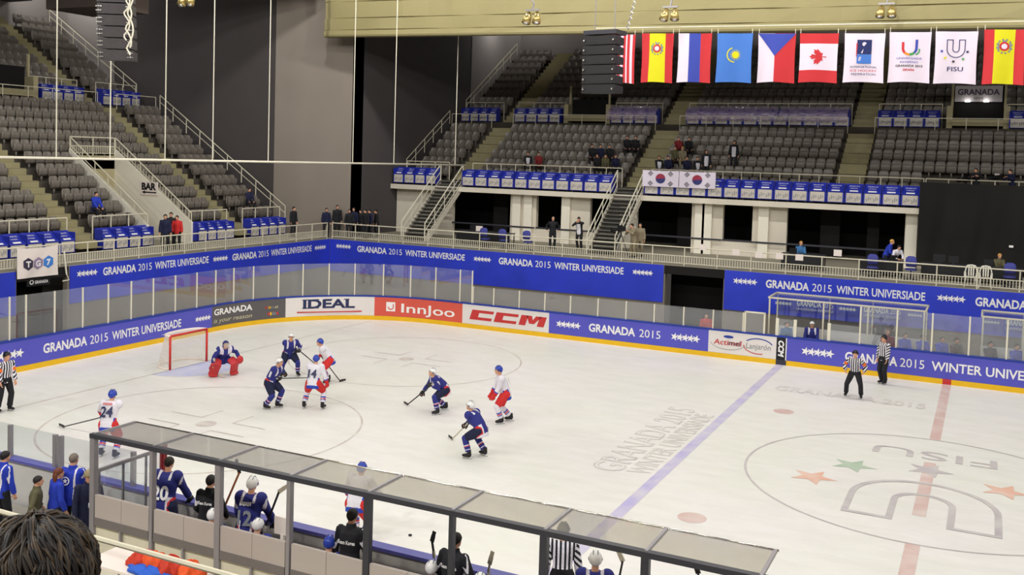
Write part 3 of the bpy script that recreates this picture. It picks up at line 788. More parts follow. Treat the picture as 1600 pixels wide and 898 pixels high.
railing('cream concourse railing with balusters above the end banner', [(XW-.08,-1,CZ),(XW-.08,YW2-.15,CZ)], .88, 1.35)
railing('cream concourse railing with balusters above the far banners', [(XW+.1,YW2+.1,CZ),(44,YW2+.1,CZ)], .88, 1.55)
# parapet rails in front of the seats
gp = 'parapet rails behind the press desks'
for a, b, n in ((-3.02,.05,'from the corner to its stairs'),(1.7,11.35,'between its two visible stairs'),(13.1,27.2,'behind the two white flags and desks'),(27.3,34.5,'above the black drape')):
    railing('cream parapet rail of the far stand '+n, [(a,YT+.85,6.45),(b,YT+.85,6.45)], 1.08, 1.0, baluster=False, group=gp, mid=False)
for a, b, n in ((10.0,18.6,'at the left edge of the picture'),(20.0,23.15,'between stairs and way out'),(26.05,28.8,'right of the way out'),(30.05,33.2,'beside the corner pier')):
    railing('cream parapet rail of the end stand '+n, [(XT-.55,a,CZ+.2),(XT-.55,b,CZ+.2)], 1.40, .95, baluster=False, group=gp, mid=False)
# cross aisle and upper parapet rails
yA2 = FY0+RUN*NF+.05
for a, b, n in ((-3.05,.0,'in the corner'),(1.6,11.4,'left'),(12.95,22.75,'middle'),(24.2,33.5,'right')):
    railing('thin rail along the cross aisle of the far stand, %s section' % n, [(a,yA2,9.87),(b,yA2,9.87)], .92, 1.6, baluster=False, mid=False, rr=.022, group='cross aisle rails')
for a, b, n in ((-3.02,-.1,'beside the corner curtain'),(1.0,4.55,'left of the way out'),(8.05,11.2,'over film-covered desks'),(12.95,22.7,'over the long row of desks'),(24.2,27.55,'left of the hanging sign'),(30.8,33.5,'right of the hanging sign')):
    railing('cream upper parapet rail of the far stand '+n, [(a,48.45,10.3),(b,48.45,10.3)], 1.38, 1.2, baluster=False, mid=False, rr=.022, group='upper parapet rails')
xA2 = LX0-LRUN*NL-.05
for a, b, n in ((12.0,28.7,'left'),(30.1,33.12,'right')):
    railing('thin rail along the cross aisle of the end stand, %s section' % n, [(xA2,a,10.1),(xA2,b,10.1)], .92, 1.5, baluster=False, mid=False, rr=.022, group='cross aisle rails')
for a, b, n in ((25.6,28.75,'left of its upper stairs'),(30.1,33.15,'right of its upper stairs')):
    railing('cream upper parapet rail of the end stand '+n, [(-18.4,a,10.35),(-18.4,b,10.35)], 1.38, 1.2, baluster=False, mid=False, rr=.022, group='upper parapet rails')
# sloping rails at the outer edges of the stands and along the way out
def slope_rail(label, pts, h=.9, gap=1.35, **k): return railing(label, pts, h, gap, baluster=False, midz=.55, **k)
slope_rail('sloping edge rail of the end stand beside the corner', [(XT-.25,33.32,3.85),(LX0-LRUN*NL+.1,33.32,10.25)], gap=1.25)
slope_rail('upper sloping edge rail of the end stand', [(-18.5,33.32,10.95),(-26.5,33.32,15.9)], gap=1.4)
slope_rail('sloping edge rail of the far stand beside the corner', [(-3.17,YT+1.0,6.75),(-3.17,yA2-.1,10.1)], gap=1.2)
slope_rail('upper sloping edge rail of the far stand', [(-3.17,48.6,10.95),(-3.17,56.5,15.8)], gap=1.4)
zr = lambda k: LZ0+LRISE*k+.3
for y, n in ((VY0-.06,'left'),(VY1+.06,'right')):
    slope_rail('sloping rail on the %s side of the way out with the bar sign' % n, [(XT-.4,y,3.72),(LX0-LRUN*6,y,LZ0+LRISE*6+.15)], gap=1.15)
railing('cream rail with balusters across the head of the way out', [(LX0-LRUN*6-.02,VY0,LZ0+LRISE*6+.1),(LX0-LRUN*6-.02,VY1,LZ0+LRISE*6+.1)], .95, 1.3)
# the slatted flank of the way out
m = MB()
for i in range(26):
    x = LX0-.1-i*.2; z = LZ0+LRISE*max(0,(LX0-x)/LRUN)
    m.box((x-.012,VY1+.135,z+.1),(x+.012,VY1+.155,z+.75))
tag(m.build('baluster_screen', MATS['rail_cream']), 'slanted screen of cream balusters on the right flank of the way out', 'railing')

# ============================================================ flights of stairs from the concourse to the far tier
def flight(x0, x1, label):
    r = empty('staircase', ((x0+x1)/2, YT-2, CZ), label, 'stairs')
    n, run = 17, .255; top = 6.42; rise = (top-CZ)/n
    m = MB()
    for i in range(n):
        y1 = YT-.16-run*i; z = top-rise*i
        m.box((x0+.05,y1-run-.03,z-.05),(x1-.05,y1,z)); m.box((x0+.05,y1-.02,z-rise),(x1-.05,y1,z-.05))
    m.build('tread', M('stair_grey',(98,96,90),.8,var=.12), r)
    ye = YT-.16-run*n
    for x in (x0,x1):
        m = MB(); m.prism([(ye,CZ),(YT-.16,top-.05),(YT-.16,top-.45),(ye+.45,CZ)], lambda y,z: (x-.03,y,z), lambda y,z: (x+.03,y,z)); m.build('stringer', MATS['wall_light'], r)
        m = MB(); m.tube([(x,ye,CZ),(x,ye,CZ+1.0),(x,YT-.2,top+1.0),(x,YT-.2,top)], .035, 6); m.build('handrail', MATS['white_paint'], r)
        m = MB(); m.tube([(x,ye,CZ+.55),(x,YT-.2,top+.55)], .025, 6); m.tube([(x,ye,CZ+.12),(x,YT-.2,top+.12)], .025, 6); m.build('handrail', MATS['white_paint'], r)
        for t in (.25,.5,.75):
            y, z = ye+(YT-.2-ye)*t, CZ+(top-CZ)*t; m = MB(); m.tube([(x,y,z),(x,y,z+1.0)], .024, 6); m.build('post', MATS['white_paint'], r)
    return r
flight(.05, 1.6, 'grey open staircase with cream handrails beside the corner')
flight(11.45, 13.0, 'grey open staircase with cream handrails left of the two white flags')

# ============================================================ seats
def seat_mesh():
    m = MB(); W = .25
    def shell(rows, y_off, cols=5):
        vs = []; fs = []; n = cols+1
        for side in (0, 1):
            for (y, z, hw, cup) in rows:
                for j in range(n):
                    t = -1+2*j/cols; vs.append((t*hw, y+cup*t*t*.05*-1 - (0.03 if side else 0)*0 + (.03 if side else 0), z))
        R = len(rows)
        for side in (0, 1):
            o = side*R*n
            for i in range(R-1):
                for j in range(cols):
                    q = (o+i*n+j, o+i*n+j+1, o+(i+1)*n+j+1, o+(i+1)*n+j); fs.append(q if side == 0 else q[::-1])
        o = R*n
        for i in range(R-1):
            fs.append((i*n, (i+1)*n, o+(i+1)*n, o+i*n)); fs.append((i*n+cols, o+i*n+cols, o+(i+1)*n+cols, (i+1)*n+cols))
        for j in range(cols):
            fs.append((j, o+j, o+j+1, j+1)); k = (R-1)*n; fs.append((k+j, k+j+1, o+k+j+1, o+k+j))
        m.add(vs, fs)
    # the sitter looks along -Y; back of the seat, then the tipped-up pan
    shell([(.20,.30,.21,1),(.235,.46,W,1),(.27,.64,W,1.1),(.29,.77,W*.94,1.1),(.30,.84,W*.70,.8)], 0)
    shell([(.12,.24,W*.9,.3),(.06,.36,W*.98,.4),(.035,.52,W*.98,.4),(.05,.63,W*.86,.3)], 0)
    m.box((-.04,.16,0),(.04,.24,.32)); m.box((-.20,.15,.28),(.20,.22,.33))
    return m
M('seat_grey', (114,107,99), 0.42, var=0.22, scale=7, spec=.5)
M('seat_grey_worn', (122,112,106), 0.42, var=0.22, scale=7, spec=.5)
SEATS = []                                  # (x, y, z, heading, label)
PITCH = .53
def row_seats(a, b): 
    n = int((b-a)/PITCH); g = ((b-a)-n*PITCH)/2
    return [a+g+PITCH*(i+.5) for i in range(n)]
for k in range(NF):
    for bi, (a, b, bn) in enumerate(((-3.0,.05,'beside the corner'),(1.6,11.4,'between first and second stairs'),(13.0,22.75,'between second and third stairs'),(24.25,33.5,'right of third stairs'))):
        for i, x in enumerate(row_seats(a, b)):
            SEATS.append((x, FY0+RUN*k+.28, FZ0+RISE*k, 0.0, 'grey seat, %s in %s row of far stand, %s' % (ordn(i+1), ordn(k+1), bn)))
for k in range(NFU):
    for a, b in ((-2.9,.05),(1.6,11.4),(13.0,22.75),(24.25,33.5)):
        if k < 3:
            cut = [(7.6,11.4) if False else None]
        for x in row_seats(a, b):
            if k < 2 and (5.0 < x < 7.7 or 28.0 < x < 30.8): continue
            SEATS.append((x, FU0-.4+RUN*k+.28, FUZ+RISE*k, 0.0, None))
for k in range(NL):
    x = LX0-LRUN*k-.28
    blk = [(8.0,18.6,'left of first stairs'),(20.0,VY0-.15 if k < 6 else 28.8,'right of first stairs'),(30.05,33.2,'beside the corner')]
    if k < 6: blk.append((VY1+.15,28.8,'right of the way out'))
    for a, b, bn in blk:
        rs = row_seats(a, b)
        for i, y in enumerate(rs):
            n = len(rs)-i if bn.startswith('left') else i+1
            SEATS.append((x, y, LZ0+LRISE*k, PI/2, 'grey seat, %s from stairs in %s row of end stand, %s' % (ordn(n), ordn(k+1), bn) if not bn.endswith('corner') else 'grey seat, %s in %s row of end stand, beside the corner' % (ordn(n), ordn(k+1))))
for k in range(NLU):
    x = LU0+.4-LRUN*k-.28
    for a, b in ((12.0,28.8),(30.05,33.2)):
        for y in row_seats(a, b):
            if k < 2 and 21.5 < y < 25.4: continue
            SEATS.append((x, y, LUZ+LRISE*k, PI/2, None))
def in_view(s):
    px, py, d = pix((s[0], s[1], s[2]+.5)); return -20 < px < 1620 and -20 < py < 918 and not (py > 268 and px > 1432)
near = sorted([s for s in SEATS if s[4] and in_view(s)], key=lambda s: pix(s[:3])[2])[:300]
nset = {id(s) for s in near}
sm = seat_mesh()
sme = sm.mesh('stadium_seat', [MATS['seat_grey']])
sme.polygons.foreach_set('use_smooth', [True]*len(sme.polygons))
SEAT_SIT = {}
first = None
for s in near:
    if first is None:
        first = o = link('stadium_seat', sme)
    else:
        o = first.copy(); COL.objects.link(o)
    o.location = s[:3]; o.rotation_euler = (0,0,s[3]); tag(o, s[4], 'seat', 'grey tip-up stadium seats')
V = np.array(sm.v); Fq = sm.f
rest = [s for s in SEATS if id(s) not in nset and in_view(s)]
vs = np.zeros((len(rest), len(V), 3))
for i, s in enumerate(rest):
    c, n = math.cos(s[3]), math.sin(s[3])
    vs[i,:,0] = V[:,0]*c-V[:,1]*n+s[0]; vs[i,:,1] = V[:,0]*n+V[:,1]*c+s[1]; vs[i,:,2] = V[:,2]+s[2]
fs = [tuple(j+i*len(V) for j in f) for i in range(len(rest)) for f in Fq]
me = bpy.data.meshes.new('stadium_seats'); me.from_pydata(vs.reshape(-1,3).tolist(), [], fs); me.materials.append(MATS['seat_grey']); me.update()
tag(link('stadium_seats', me), 'remaining grey tip-up seats filling the upper and farther rows of both stands', 'seats', kind='stuff')

# ============================================================ press desks
M('desk_blue', (36,48,160), .5, var=.2, scale=2); M('desk_white', (196,188,178), .6, var=.1, scale=5)
def press_desk(w=.84):
    m = MB(); m.box((-w/2,-.02,.10),(w/2,.02,.66)); m.box((-w/2,-.02,.10),(-w/2+.02,.5,1.0)); m.box((w/2-.02,-.02,.10),(w/2,.5,1.0))
    r = empty('press_desk', (0,0,0)); m.build('desk_frame', MATS['desk_blue'], r, loc=(0,0,0))
    m = MB(); m.prism([(-.06,.64),(-.03,.60),(.52,1.02),(.50,1.06)], lambda y, z: (-w/2+.005,y,z), lambda y, z: (w/2-.005,y,z)); top = m.build('desk_cover', MATS['desk_blue'], r, loc=(0,0,0))
    m = Multi(); f = lambda x, y: (x, -.055+y*.80-.012, .625+y*.60+.012)
    put_text(m, 'GRANADA 2015', f, -.26, .47, .09, width=.5); put_text(m, 'UNIVERSIADE', f, -.2, .30, .07, width=.36)
    put_rect(m, -.2, .07, .2, .17, f); [q.build('label_strip' if n_ == 'logo' else n_, MATS['letter_white'], top, loc=(0,0,0), fix=False) for n_, q in m.parts]
    m = MB(); m.box((-w/2+.07,-.04,.13),(w/2-.07,-.021,.60)); pn = m.build('front_panel', MATS['desk_white'], r, loc=(0,0,0))
    m = MB()
    for i in range(7): m.box((-w/2+.13+.09*i,-.044,.2+.05*((i*5)%4)),(-w/2+.17+.09*i,-.0405,.36+.03*((i*3)%4)))
    m.build('notice', MATS['letter_grey'], pn, loc=(0,0,0), fix=False)
    for x in (-.3,.26): m = MB(); m.box((x,.1,0),(x+.04,.45,.12)); m.build('desk_foot', MATS['bar_dark'], r, loc=(0,0,0))
    return r
proto = press_desk(); PCH = [(c, kids(c)) for c in kids(proto)]
def desks(a, b, n, at, rot, what, dx=1, first=[True]):
    for i in range(n):
        t = a+(b-a)*(i+.5)/n
        o = proto if first[0] else dup(proto, chn=PCH)
        first[0] = False
        o.location = at(t); o.rotation_euler = (0,0,rot); sc = abs(b-a)/n/.88; o.scale = (sc,1,1)
        tag(o, 'blue press desk, %s from left %s' % (ordn(i+1), what), 'desk', 'press desks')
fy = lambda t: (t, YT-.60, 6.1)
fl = lambda t: (XT, t, CZ)
desks(-3.1, .0, 4, fy, 0, 'in far stand beside the corner')
desks(1.75, 11.35, 11, fy, 0, 'in far stand between the two staircases')
desks(13.15, 27.15, 16, fy, 0, 'in far stand right of the second staircase')
desks(12.0, 18.6, 8, fl, PI/2, 'in end stand behind the hexagon sheet')
desks(20.05, 23.15, 4, fl, PI/2, 'in end stand left of the way out')
desks(26.1, 28.8, 4, fl, PI/2, 'in end stand right of the way out')
desks(30.05, 33.1, 4, fl, PI/2, 'in end stand beside the pale pier')
fu = lambda t: (t, 47.62, 10.25); lu = lambda t: (-17.85, t, 10.3)
desks(-3.0, -.2, 4, fu, 0, 'on upper far level beside the corner')
desks(1.1, 4.5, 4, fu, 0, 'on upper far level left of the hanging speaker')
desks(8.0, 11.2, 4, fu, 0, 'on upper far level right of the hanging speaker')
desks(13.0, 22.7, 11, fu, 0, 'on upper far level behind the long cross aisle rail')
desks(24.2, 27.5, 4, fu, 0, 'on upper far level left of the hanging sign')
desks(30.9, 33.6, 3, fu, 0, 'on upper far level right of the hanging sign')
desks(25.9, 28.8, 4, lu, PI/2, 'on upper end stand left of the stairs')
desks(30.1, 33.0, 4, lu, PI/2, 'on upper end stand right of the stairs')
# ============================================================ cream roof blind and soffits
m = MB()
def fas(x): return 14.36 - (x+3.6)*0.0155
prof = [(0.0,0.0),(-.10,.03),(-.13,.12),(-.10,.34),(-.02,.40),(-.05,.42),(-.06,1.0),(-.015,1.04),(-.05,1.07),(-.06,1.9),(-.01,1.95),(-.05,1.98),(-.07,4.2),(-.05,7.0),(.35,7.0),(.35,.05)]
xs = [-3.75,-3.6,-3.3]+[-3+1.5*i for i in range(28)]
vs = []
for x in xs:
    for j, (dy, dz) in enumerate(prof):
        wob = .035*math.sin(x*1.9+j)+.03*math.sin(x*.7+2*j)
        e = 0 if x > -3.5 else .12
        vs.append((x, 33.0+dy*1.6+e+(wob if 2 < j < 14 else 0), fas(x)+dz))
n = len(prof); fs = []
for i in range(len(xs)-1):
    for j in range(n): fs.append((i*n+j, i*n+(j+1)%n, (i+1)*n+(j+1)%n, (i+1)*n+j))
fs += [tuple(range(n-1,-1,-1)), tuple((len(xs)-1)*n+j for j in range(n))]
m.add(vs, fs)
o = m.build('roof_screen', MATS['fascia_cream'], smooth=False); tag(o, 'long cream fabric blind hanging from the roof above the flags', 'blind')
m = MB(); m.box((-4.3,-25,16.9),(-4.05,32.6,21.4)); tag(m.build('roof_screen', MATS['fascia_cream']), 'unseen panel added under the roof to shade the upper end stand', 'blind')  # out of view, added to keep lamp light off the upper end seats
# press cabin over the end stand and dark duct above the left speaker
cab = empty('press_cabin', (-26.5,20,16.2), 'dark row of cabin windows above the end stand at top left', 'cabin')
m = MB(); m.box((-27.3,-10,17.0),(-25.2,31.0,20.5)); m.build('cabin_body', M('cabin_dark',(44,42,48),.7), cab)
for i in range(12):
    y = 31-1.55*(i+1); m = MB(); m.box((-25.2,y,17.25),(-25.16,y+1.25,18.7)); m.build('cabin_window', M('cabin_pane',(96,96,104),.3,var=.1), cab)
p = CAM+_ray(155,-4)*52
m = MB(); m.box((p[0]-2.2,p[1]-1.5,p[2]-.75),(p[0]+2.0,p[1]+1.5,p[2]+1.5)); tag(m.build('air_duct', M('duct_brown',(92,80,74),.8)), 'brown duct box under the roof behind the left speaker stack', 'duct')

# ============================================================ flags
FLX = 28.0
def flag(label, pxs, cells, extra=None, mats=(), wave=.07, top=(52,52), bot=129, ph=0.0):
    a = onY(pxs[0], top[0], FLX); b = onY(pxs[1], top[1], FLX); h = a[2]-onY(pxs[0], bot, FLX)[2]
    def f(u, v, d=0.0):
        """u across 0..1, v down 0..1"""
        x = a[0]+(b[0]-a[0])*u; x += (.5-u)*.05*math.sin(PI*v)
        y = FLX+wave*(math.sin(u*7.5+ph+v*1.2)*(.35+.65*v)) - d
        z = a[2]+(b[2]-a[2])*u - v*h + .05*math.sin(u*PI)*(v-.15)
        return (x, y, z)
    nu, nv = 24, 24; m = MB()
    for s in (0, 1):
        o = len(m.v)
        for j in range(nv+1):
            for i in range(nu+1): q = f(i/nu, j/nv); m.v.append((q[0], q[1]+(.012 if s else 0), q[2]))
        for j in range(nv):
            for i in range(nu):
                q = (o+j*(nu+1)+i, o+j*(nu+1)+i+1, o+(j+1)*(nu+1)+i+1, o+(j+1)*(nu+1)+i)
                m.f.append(q if s else q[::-1]); m.m.append(cells((i+.5)/nu, (j+.5)/nv))
    r = m.build('flag', [MATS[k] for k in mats], smooth=True, fix=False)
    tag(r, label, 'flag', 'row of hanging flags')
    if extra:
        mu = Multi(); W = b[0]-a[0]
        extra(mu, lambda x, y: f(x/W, 1-y/h, .012), W, h, lambda n_: mu.sub(n_)); mu.build([MATS[k] for k in mats], r)
    for u in (.02,.98):
        q = f(u,0); m = MB(); m.tube([q,(q[0],q[1],q[2]+.18)], .012, 5); m.build('tie', MATS['white_paint'], r)
    return r
M('flag_red',(196,46,52),.8,var=.06); M('flag_yellow',(214,206,20),.8,var=.05); M('flag_white',(222,208,222),.8,var=.03); M('flag_blue',(58,72,166),.8,var=.06)
M('flag_sky',(66,116,196),.8,var=.05); M('flag_navy',(34,44,96),.8,var=.06); M('flag_green',(70,150,80),.8); M('flag_orange',(226,140,50),.8); M('flag_black',(34,34,38),.8)
def crest(mu, f, W, h, sub):
    m = sub('crest')
    put_disc(m, W*.5, h*.69, .17, f, 2); put_disc(m, W*.5, h*.69, .10, lambda x, y: tuple(np.array(f(x,y))+np.array([0,-.006,0])), 3); 
    for dx in (-.2,.2): put_rect(m, W*.5+dx-.03, h*.62, W*.5+dx+.03, h*.76, f, 4)
    for i in range(12): put_disc(m, W*.5+.25*math.cos(i*PI/6+.2), h*.69+.25*math.sin(i*PI/6+.2), .035, f, 4)
    put_rect(m, W*.5-.07, h*.77, W*.5+.07, h*.80, f, 4)
sp = lambda u, v: 0 if u < .25 or u > .76 else 1
spm = ('flag_red','flag_yellow','flag_red','flag_white','letter_grey')
usa_n = 13
def usa(mu, f, W, h, sub):
    m = sub('star_field'); put_rect(m, .02, h*.70, W*.54, h*.995, f, 2)
    g = lambda x, y: tuple(np.array(f(x,y))+np.array([0,-.006,0]))
    for i in range(5):
        for j in range(4): put_star(m, W*(.07+.10*i), h*(.74+.07*j), .045, g, 1)
flag('hanging flag with red and white stripes half hidden by the speaker', (945,993), lambda u, v: int(u*13) % 2, usa, ('flag_red','flag_white','flag_navy'), top=(53,54), ph=.4)
flag('red and yellow striped flag with crest, next to the hanging speaker', (1003,1053), sp, crest, spm, ph=1.0)
flag('flag in white, blue and red upright bands', (1060,1113), lambda u, v: min(2,int(u*3)), None, ('flag_white','flag_blue','flag_red'), ph=2.2)
def kaz(mu, f, W, h, sub):
    m = sub('sun'); put_disc(m, W*.53, h*.56, .15, f, 1)
    for i in range(18):
        a = 2*PI*i/18; put_poly(m, [(W*.53+.17*math.cos(a-.08),h*.56+.17*math.sin(a-.08)),(W*.53+.25*math.cos(a),h*.56+.25*math.sin(a)),(W*.53+.17*math.cos(a+.08),h*.56+.17*math.sin(a+.08))], f, 1)
    put_disc(m, W*.50, h*.56, .32, f, 1, a0=PI*.6, a1=PI*1.5, rin=.045)
flag('sky blue flag with a yellow sun', (1121,1177), lambda u, v: 0, kaz, ('flag_sky','flag_yellow'), ph=3.0)
def wedge(mu, f, W, h, sub):
    m = sub('wedge'); n = 12
    for i in range(n):
        a, b = i/n, (i+1)/n; L0 = lambda t: W*.46*t; R0 = lambda t: W-(W*.54)*t; yy = lambda t: h*(.995-.46*t)
        for k in range(4):
            p, q = k/4, (k+1)/4; g = lambda s_, t: f(L0(t)*(1-s_)+R0(t)*s_, yy(t)); m.add([g(p,a), g(q,a), g(q,b), g(p,b)], [(0,1,2,3)], 2)
flag('flag halved in white and red with a blue wedge from the top', (1185,1244), lambda u, v: 0 if u < .46 else 1, wedge, ('flag_white','flag_red','flag_blue'), ph=.3)
def leaf(mu, f, W, h, sub):
    half = [(0,-.33),(.02,-.32),(.015,-.15),(.17,-.19),(.15,-.12),(.33,.03),(.27,.06),(.31,.18),(.20,.155),(.18,.20),(.07,.09),(.11,.30),(.05,.27),(0,.38)]
    pts = half+[(-x,y) for x, y in half[-2:0:-1]]
    m = sub('leaf'); c = (W*.5, h*.52)
    P2 = [(c[0]-y*.95, c[1]+x*.95) for x, y in pts]
    m.add([f(*c)]+[f(*p) for p in P2], [(0,1+i,1+(i+1)%len(P2)) for i in range(len(P2))], 0)
flag('red and white flag with a red leaf lying sideways', (1250,1311), lambda u, v: 1 if .22 < v < .74 else 0, leaf, ('flag_red','flag_white'), wave=.05, ph=1.4)
def icehockey(mu, f, W, h, sub):
    m = sub('badge'); put_rect(m, W*.32, h*.575, W*.68, h*.87, f, 1); put_rect(m, W*.32, h*.38, W*.68, h*.57, f, 2)
    g = lambda x, y: tuple(np.array(f(x,y))+np.array([0,-.008,0]))
    put_disc(m, W*.5, h*.78, .08, g, 0); put_poly(m, [(W*.42,h*.60),(W*.52,h*.74),(W*.60,h*.76),(W*.55,h*.66),(W*.48,h*.58)], g, 0)
    put_rect(m, W*.30, h*.52, W*.33, h*.80, f, 3)
    put_text(mu, 'IIHF', g, W*.5, h*.435, .16, bold=.03, shear=.15, mi=0, width=W*.28, align='C')
    for i, t in enumerate(('INTERNATIONAL','ICE HOCKEY','FEDERATION')): put_text(mu, t, f, W*.5, h*(.29-.075*i), .085, mi=1 if i != 1 else 3, width=W*(.66-.06*(i==2)), align='C')
flag('white flag with a dark blue badge over three lines of text', (1320,1384), lambda u, v: 0, icehockey, ('flag_white','flag_navy','flag_sky','flag_red'), wave=.05, ph=2.5)
def univ(mu, f, W, h, sub):
    m = sub('emblem')
    for i, (mi, a0, a1) in enumerate(((3,PI,PI*1.25),(2,PI*1.25,PI*1.5),(4,PI*1.5,PI*1.75),(1,PI*1.75,PI*2))): put_disc(m, W*.5, h*.68, .29, f, mi, a0=a0, a1=a1, rin=.09, n=8)
    put_rect(m, W*.5-.29, h*.68, W*.5-.20, h*.80, f, 3); put_rect(m, W*.5+.20, h*.68, W*.5+.29, h*.85, f, 1)
    put_disc(m, W*.62, h*.64, .2, f, 4, a0=PI*1.6, a1=PI*2.1, rin=.05, n=8)
    for i, (t, mi, wd) in enumerate((('UNIVERSIADA',1,.62),('INVIERNO',1,.44),('GRANADA 2015',5,.66))): put_text(mu, t, f, W*.5, h*(.455-.075*i), .085, bold=.02*(i==2), mi=mi, width=W*wd, align='C')
    put_text(mu, 'ESPAÑA', f, W*.5, h*.225, .075, bold=.03, mi=3, width=W*.28, align='C')
flag('white flag with a many-coloured U over small text', (1390,1456), lambda u, v: 0, univ, ('flag_white','flag_blue','flag_orange','flag_red','flag_green','flag_black'), wave=.05, top=(50,50), ph=.9)
def fisu(mu, f, W, h, sub):
    m = sub('emblem'); put_U(m, lambda x, y: f(W*.5+x, h*.50+y), .62, .66, .20, .030, 5)
    mats = (1,2,3,4,5)
    for i, (x, y) in enumerate(((.16,.62),(.25,.49),(.45,.42),(.68,.47),(.78,.61))): put_star(m, W*x, h*y, .075, f, mats[i], rot=PI/2+.2*i)
    put_text(mu, 'FISU', f, W*.5, h*.235, .17, bold=.01, mi=5, width=W*.38, align='C')
flag('white flag with an outlined U, five small stars and FISU', (1462,1529), lambda u, v: 0, fisu, ('flag_white','flag_blue','flag_yellow','flag_black','flag_green','flag_navy'), wave=.05, top=(49,49), bot=131, ph=3.3)
flag('red and yellow striped flag with crest, at the right end of the row', (1538,1604), sp, crest, spm, top=(46,46), bot=132, ph=1.9)
a = onY(930,48,FLX); b = onY(1660,40,FLX)
m = MB(); m.tube([(a[0],FLX,a[2]+.1),(b[0]+4,FLX,b[2]+.12)], .02, 5); tag(m.build('flag_line', MATS['white_paint']), 'thin white line from which the flags hang', 'cable')

# ============================================================ hanging speakers
M('speaker_black',(62,58,60),.5,var=.2,scale=6); M('speaker_face',(70,64,66),.7,var=.25,scale=9); M('speaker_dark',(34,32,34),.55,var=.25,scale=9); M('chrome',(210,206,200),.2,metal=.9,var=.05)
def speaker(label, c, w, h, n, rot, cables, studs):
    r = empty('speaker_stack', c, label, 'speaker')
    R = Matrix.Rotation(rot,3,'Z')
    P = lambda v: tuple(R @ Vector(v)+Vector(c))
    ch = h/n
    for i in range(n):
        z1 = h/2-ch*i; z0 = z1-ch*.9; t = .05*i*(1 if cables else .1)
        m = MB(); m.add([P((-w/2,-.38+t,z0)),(P((w/2,-.38+t,z0))),P((w/2*.85,.42+t,z0+.03)),P((-w/2*.85,.42+t,z0+.03)),P((-w/2,-.38+t,z1)),P((w/2,-.38+t,z1)),P((w/2*.85,.42+t,z1-.03)),P((-w/2*.85,.42+t,z1-.03))], [(0,3,2,1),(4,5,6,7),(0,1,5,4),(1,2,6,5),(2,3,7,6),(3,0,4,7)])
        cab_ = m.build('cabinet', MATS['speaker_dark' if studs else 'speaker_black'], r)
        m = MB(); m.add([P((-w/2*.8,-.385+t,z0+.04)),P((w/2*.8,-.385+t,z0+.04)),P((w/2*.8,-.385+t,z1-.04)),P((-w/2*.8,-.385+t,z1-.04))], [(0,1,2,3)]); m.build('grille', MATS['speaker_dark' if studs else 'speaker_face'], cab_, fix=False)
        for sx in (-1,1):
            m = MB()
            for dz in ((.3,.7) if not studs else (.5,)):
                q = P((sx*w*.44,-.42+t,z0+ch*.9*dz)); m.ball(q, .045, 8, 5)
                if cables: m.bar(P((sx*w*.44-.10,-.40+t,z0+ch*.9*dz)), P((sx*w*.44+.10,-.40+t,z0+ch*.9*dz)), .03)
            m.build('fitting', MATS['chrome'], cab_)
    m = MB(); m.box((-w/2,-.35,h/2+.06),(w/2,.4,h/2+.2), R=R, T=c); m.build('frame', MATS['bar_dark'], r)
    m = MB()
    for sx in (-.3,.3): m.tube([P((sx*w,0,h/2+.2)),P((sx*w*.9,0,21.4-c[2]))], .018, 5)
    m.build('suspension_wire', MATS['rail_grey'], r)
    if cables:
        for k in range(3):
            m = MB(); pts = []
            for t in np.linspace(0,1,24): pts.append(P((w*.42+.22*abs(math.sin(t*PI*(2.2+.3*k)+k*.6))-.06*k, -.46, h/2+.5-t*(h+.3-.25*k))))
            m.tube(pts, .028, 6); m.build('cable', MATS['white_paint'], r)
        m = MB(); m.tube([P((w*.36,-.3,h/2+.3)),P((w*.36,-.3,20-c[2]))], .05, 6); m.build('cable', MATS['white_paint'], r)
    return r
s1 = CAM+_ray(183,43)*34
speaker('large hanging speaker stack with looping white cables over the end stand', tuple(s1), 1.15, 2.35, 6, .5, True, False)
s2 = CAM+_ray(943,103)*34
speaker('large dark hanging speaker stack in front of the striped flag', tuple(s2), 1.30, 2.0, 6, -.15, False, True)
m = MB(); pts = [CAM+_ray(980+14*t, 46-54*t)*33 for t in np.linspace(0,1,14)]; m.tube([tuple(p+np.array([.04*(-1)**i,0,0])) for i, p in enumerate(pts)], .035, 5); tag(m.build('hoist_chain', MATS['chrome']), 'pale chain rising from the speaker beside the striped flag', 'chain')

# ============================================================ floodlights under the blind
M('lamp_gold',(196,172,110),.25,metal=.7,var=.15,scale=8)
def flood(label, px, py):
    c = CAM+_ray(px,py)*41; r = empty('floodlight', tuple(c), label, 'lamp')
    m = MB(); m.bar((c[0]-.32,c[1],c[2]+.22),(c[0]+.32,c[1],c[2]+.22),.07); m.tube([(c[0],c[1],c[2]+.2),(c[0]+.06,c[1],c[2]+.5),(c[0]-.05,c[1],c[2]+.62),(c[0]+.05,c[1],21.4)], .04, 6); m.build('bracket', MATS['rail_grey'], r)
    for sx in (-.19,.19):
        m = MB(); m.tube([(c[0]+sx,c[1]+.1,c[2]+.12),(c[0]+sx*1.1,c[1],c[2]-.05),(c[0]+sx*1.25,c[1]-.12,c[2]-.32)], [.10,.15,.19], 12); hd = m.build('lamp_head', MATS['lamp_gold'], r, smooth=True)
        m = MB(); m.ball((c[0]+sx*1.26,c[1]-.13,c[2]-.33), (.13,.10,.08), 10, 6); m.build('lens', MATS['chrome'], hd, smooth=True)
flood('twin floodlight under the blind, left of the hanging speaker', 832, 24)
flood('twin floodlight under the blind, above the first striped flags', 1047, 19)
flood('twin floodlight under the blind, above the white flags', 1385, 14)
flood('twin floodlight at the top edge above the dark corner curtain', 293, -4)

